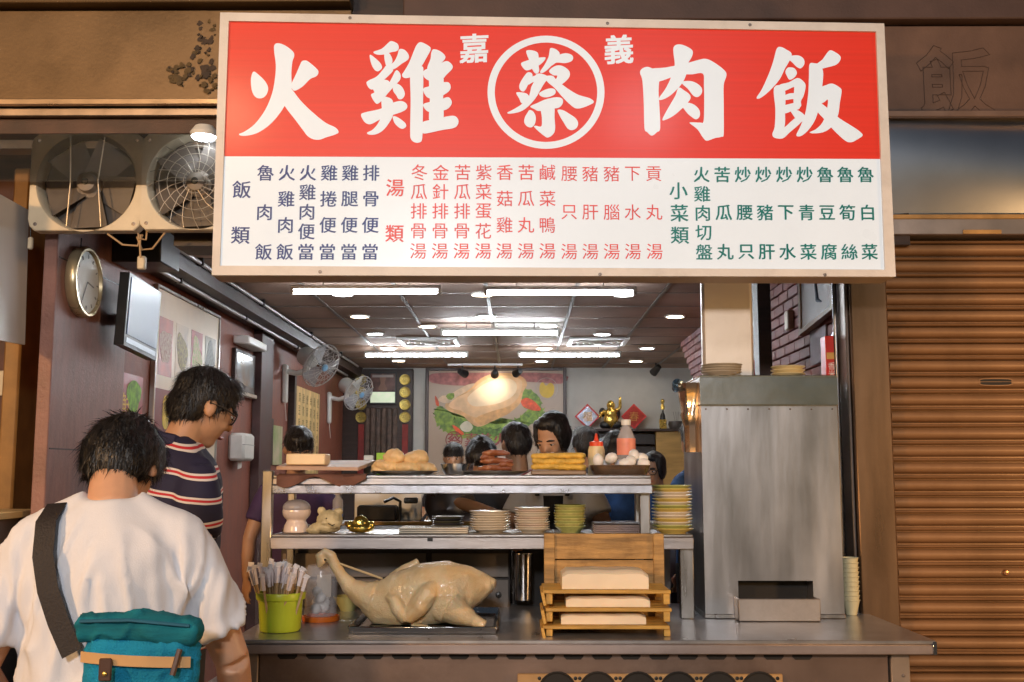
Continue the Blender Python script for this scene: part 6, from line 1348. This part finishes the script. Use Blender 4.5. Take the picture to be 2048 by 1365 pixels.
# man in striped polo
def stripes():
    m = bpy.data.materials.new('polo_stripes'); m.use_nodes = True; t = m.node_tree; n = t.nodes; L = t.links; b = n['Principled BSDF']
    tc = n.new('ShaderNodeTexCoord'); sp = n.new('ShaderNodeSeparateXYZ'); L.new(tc.outputs['Object'], sp.inputs[0])
    nz = n.new('ShaderNodeTexNoise'); nz.inputs['Scale'].default_value = 4; L.new(tc.outputs['Object'], nz.inputs[0])
    def mth(op, a, bb):
        k = n.new('ShaderNodeMath'); k.operation = op
        for i, q in enumerate((a, bb)):
            if isinstance(q, (int, float)): k.inputs[i].default_value = q
            else: L.new(q, k.inputs[i])
        return k.outputs[0]
    z = mth('ADD', sp.outputs[2], mth('MULTIPLY', nz.outputs[0], .025))
    z = mth('ADD', z, mth('MULTIPLY', mth('ABSOLUTE', sp.outputs[0], 0), .18))
    fr = mth('FRACT', mth('DIVIDE', mth('ADD', z, .012), .068), 0)
    cr = n.new('ShaderNodeValToRGB'); cr.color_ramp.interpolation = 'CONSTANT'; e = cr.color_ramp.elements
    e[0].position = 0; e[0].color = (.6, .55, .52, 1); e[1].position = .085; e[1].color = (.45, .02, .03, 1)
    for p_, c_ in ((.19, (.6, .55, .52, 1)), (.275, (.010, .009, .035, 1))): k = e.new(p_); k.color = c_
    L.new(fr, cr.inputs[0]); L.new(cr.outputs[0], b.inputs['Base Color']); b.inputs['Roughness'].default_value = .8
    return m
YP = 3.5; pp_ = P(385, 1000, YP)
def polo_folds(a, n): return a+n*(vnoise(a, 8, 12, (1, 1, .6))*.012+vnoise(a, 20, 2)*.004)[:, None]
def polo_x(t, V, hd, s, L):
    MB().tube([V(-.06, -.03, 1.475), V(-.03, -.07, 1.495), V(.03, -.07, 1.495), V(.065, -.01, 1.48), V(.05, .06, 1.45)], .012*s, 8, flat=1.6).build('collar', M('collar_navy', (.012, .01, .04), .8), t)
human('man in a navy polo with red and white stripes, looking down in glasses', (pp_.x-.085, YP, 0), R(-52), 1.835, stripes(), M('trousers_dark', (.03, .03, .035), .7), skind, 'short', 1.08, .03, 26, 0, 0, .045, {'L': ((-.24, .1, 1.12), (-.15, .2, 1.0)), 'R': ((.25, .0, 1.10), (.02, .14, .98))}, polo_x, True, 0, .62, sdisp=polo_folds, voxel=.009, neck=.03)

# staff and guests inside
def at(px, py_top, Y, H, **k): p = P(px, py_top, Y); return p
def inside(label, px, py_top, Y, rot, **kw):
    p = P(px, py_top, Y); kw.pop('H', None); z0 = -.36 if kw.get('sit') else .06
    return human(label, (p.x, Y, z0), R(rot), p.z-z0, voxel=.012, **kw)
purple = M('shirt_purple', (.06, .03, .1), .8, var=.2, bump=.2, bscale=50)
inside('staff member in a purple shirt behind the left shelf post, looking down', 594, 852, 5.75, 200, shirt=purple, H=1.68, hp=30, fwd=.05, skin=skind, hair='short', arms={'L': ((-.22, .06, 1.12), (-.1, .26, 1.05)), 'R': ((.25, .02, 1.12), (.27, .12, .92))})
wsh = M('shirt_white', (.68, .66, .66), .8, var=.06)
def apron(t, V, hd, s, L):
    ap = M('apron_black', (.015, .013, .014), .7)
    MB().grid(lambda u, v: V((u-.5)*(.26-.08*v), .155-.35*(u-.5)**2+L(.9+.5*v)-.02*v, .85+.48*v), 10, 10).build('apron', ap, t)
    for sx in (-1, 1): MB().tube([V(sx*.075, .145+L(1.33), 1.33), V(sx*.085, .09+L(1.43), 1.44), V(sx*.075, -.05+L(1.44), 1.46)], .012*s, 8, flat=.5).build('apron_strap', ap, t)
inside('woman cook in a white shirt and black apron, looking down over the fried rolls', 1118, 826, 5.35, 168, shirt=wsh, H=1.72, hp=30, hy=-18, fwd=.06, lean=.08, skin=skinm, hair='tied', extra=apron, arms={'L': ((-.26, .12, 1.15), (-.12, .36, 1.12)), 'R': ((.25, .12, 1.15), (.16, .36, 1.12))})
blk = M('shirt_black', (.02, .018, .02), .8); rdk = M('shirt_darkred', (.2, .015, .015), .8); den = M('denim_blue', (.03, .09, .26), .8, var=.25, scale=20, bump=.3, bscale=90); gry = M('shirt_grey', (.2, .19, .2), .8)
inside('cook with cropped hair in dark red, reaching an arm towards the plates', 1038, 842, 5.8, 20, shirt=rdk, H=1.66, hp=15, skin=skind, hair='short', face=False, arms={'L': ((-.3, .05, 1.2), (-.45, -.2, 1.16)), 'R': ((.26, -.1, 1.15), (.14, -.3, 1.2))})
inside('guest in black with dark hair sitting below the turkey poster', 908, 884, 8.2, 180, shirt=blk, H=1.45, hp=10, hair='short', skin=skind)
inside('cook in black beside the wok, head lowered, one bare arm reaching to the plates', 964, 872, 5.7, 180, shirt=blk, H=1.66, hp=48, fwd=.06, skin=skind, hair='full', face=False, sleeve=.5, arms={'R': ((.13, .26, 1.375), (-.2, .47, 1.275)), 'L': ((-.25, .03, 1.12), (-.2, .2, 1.0))})
inside('guest with dark hair standing behind the woman cook', 1178, 850, 6.9, 20, shirt=blk, H=1.6, hp=6, hair='full', face=False, skin=skind)
inside('young woman in glasses with tied hair beside the plate stack', 1312, 902, 6.6, 150, shirt=gry, H=1.48, hp=12, hair='tied', glasses=True, skin=skind)
inside('person in a denim blue shirt behind the tray stack', 1235, 860, 5.9, 10, shirt=den, H=1.62, hp=22, hair='full', face=False, skin=skind)
inside('person in a blue shirt partly behind the steel warmer', 1402, 838, 6.1, 30, shirt=den, H=1.62, hp=10, hair='short', face=False, skin=skind)
inside('woman with long dark hair sitting behind the stone figurine', 664, 972, 7.0, 160, sit=True, shirt=blk, hp=10, hair='long', skin=skind)
q_ = P(664, 972, 7.0)
t = T('stool', 'round dark stool under the long haired woman behind the shelf', 'stool', (q_.x, 7.0, .06))
MB().lathe([(0, .36), (.16, .36), (.165, .345), (.16, .325), (0, .325)], (q_.x, 7.0, .06), None, 24).build('seat', darkw, t)
for k in range(4):
    an = k*1.571+.785; MB().cyl((q_.x+.12*math.cos(an), 7+.12*math.sin(an), .385), (q_.x+.17*math.cos(an), 7+.17*math.sin(an), .062), .014, seg=10).build('leg', steeld, t)
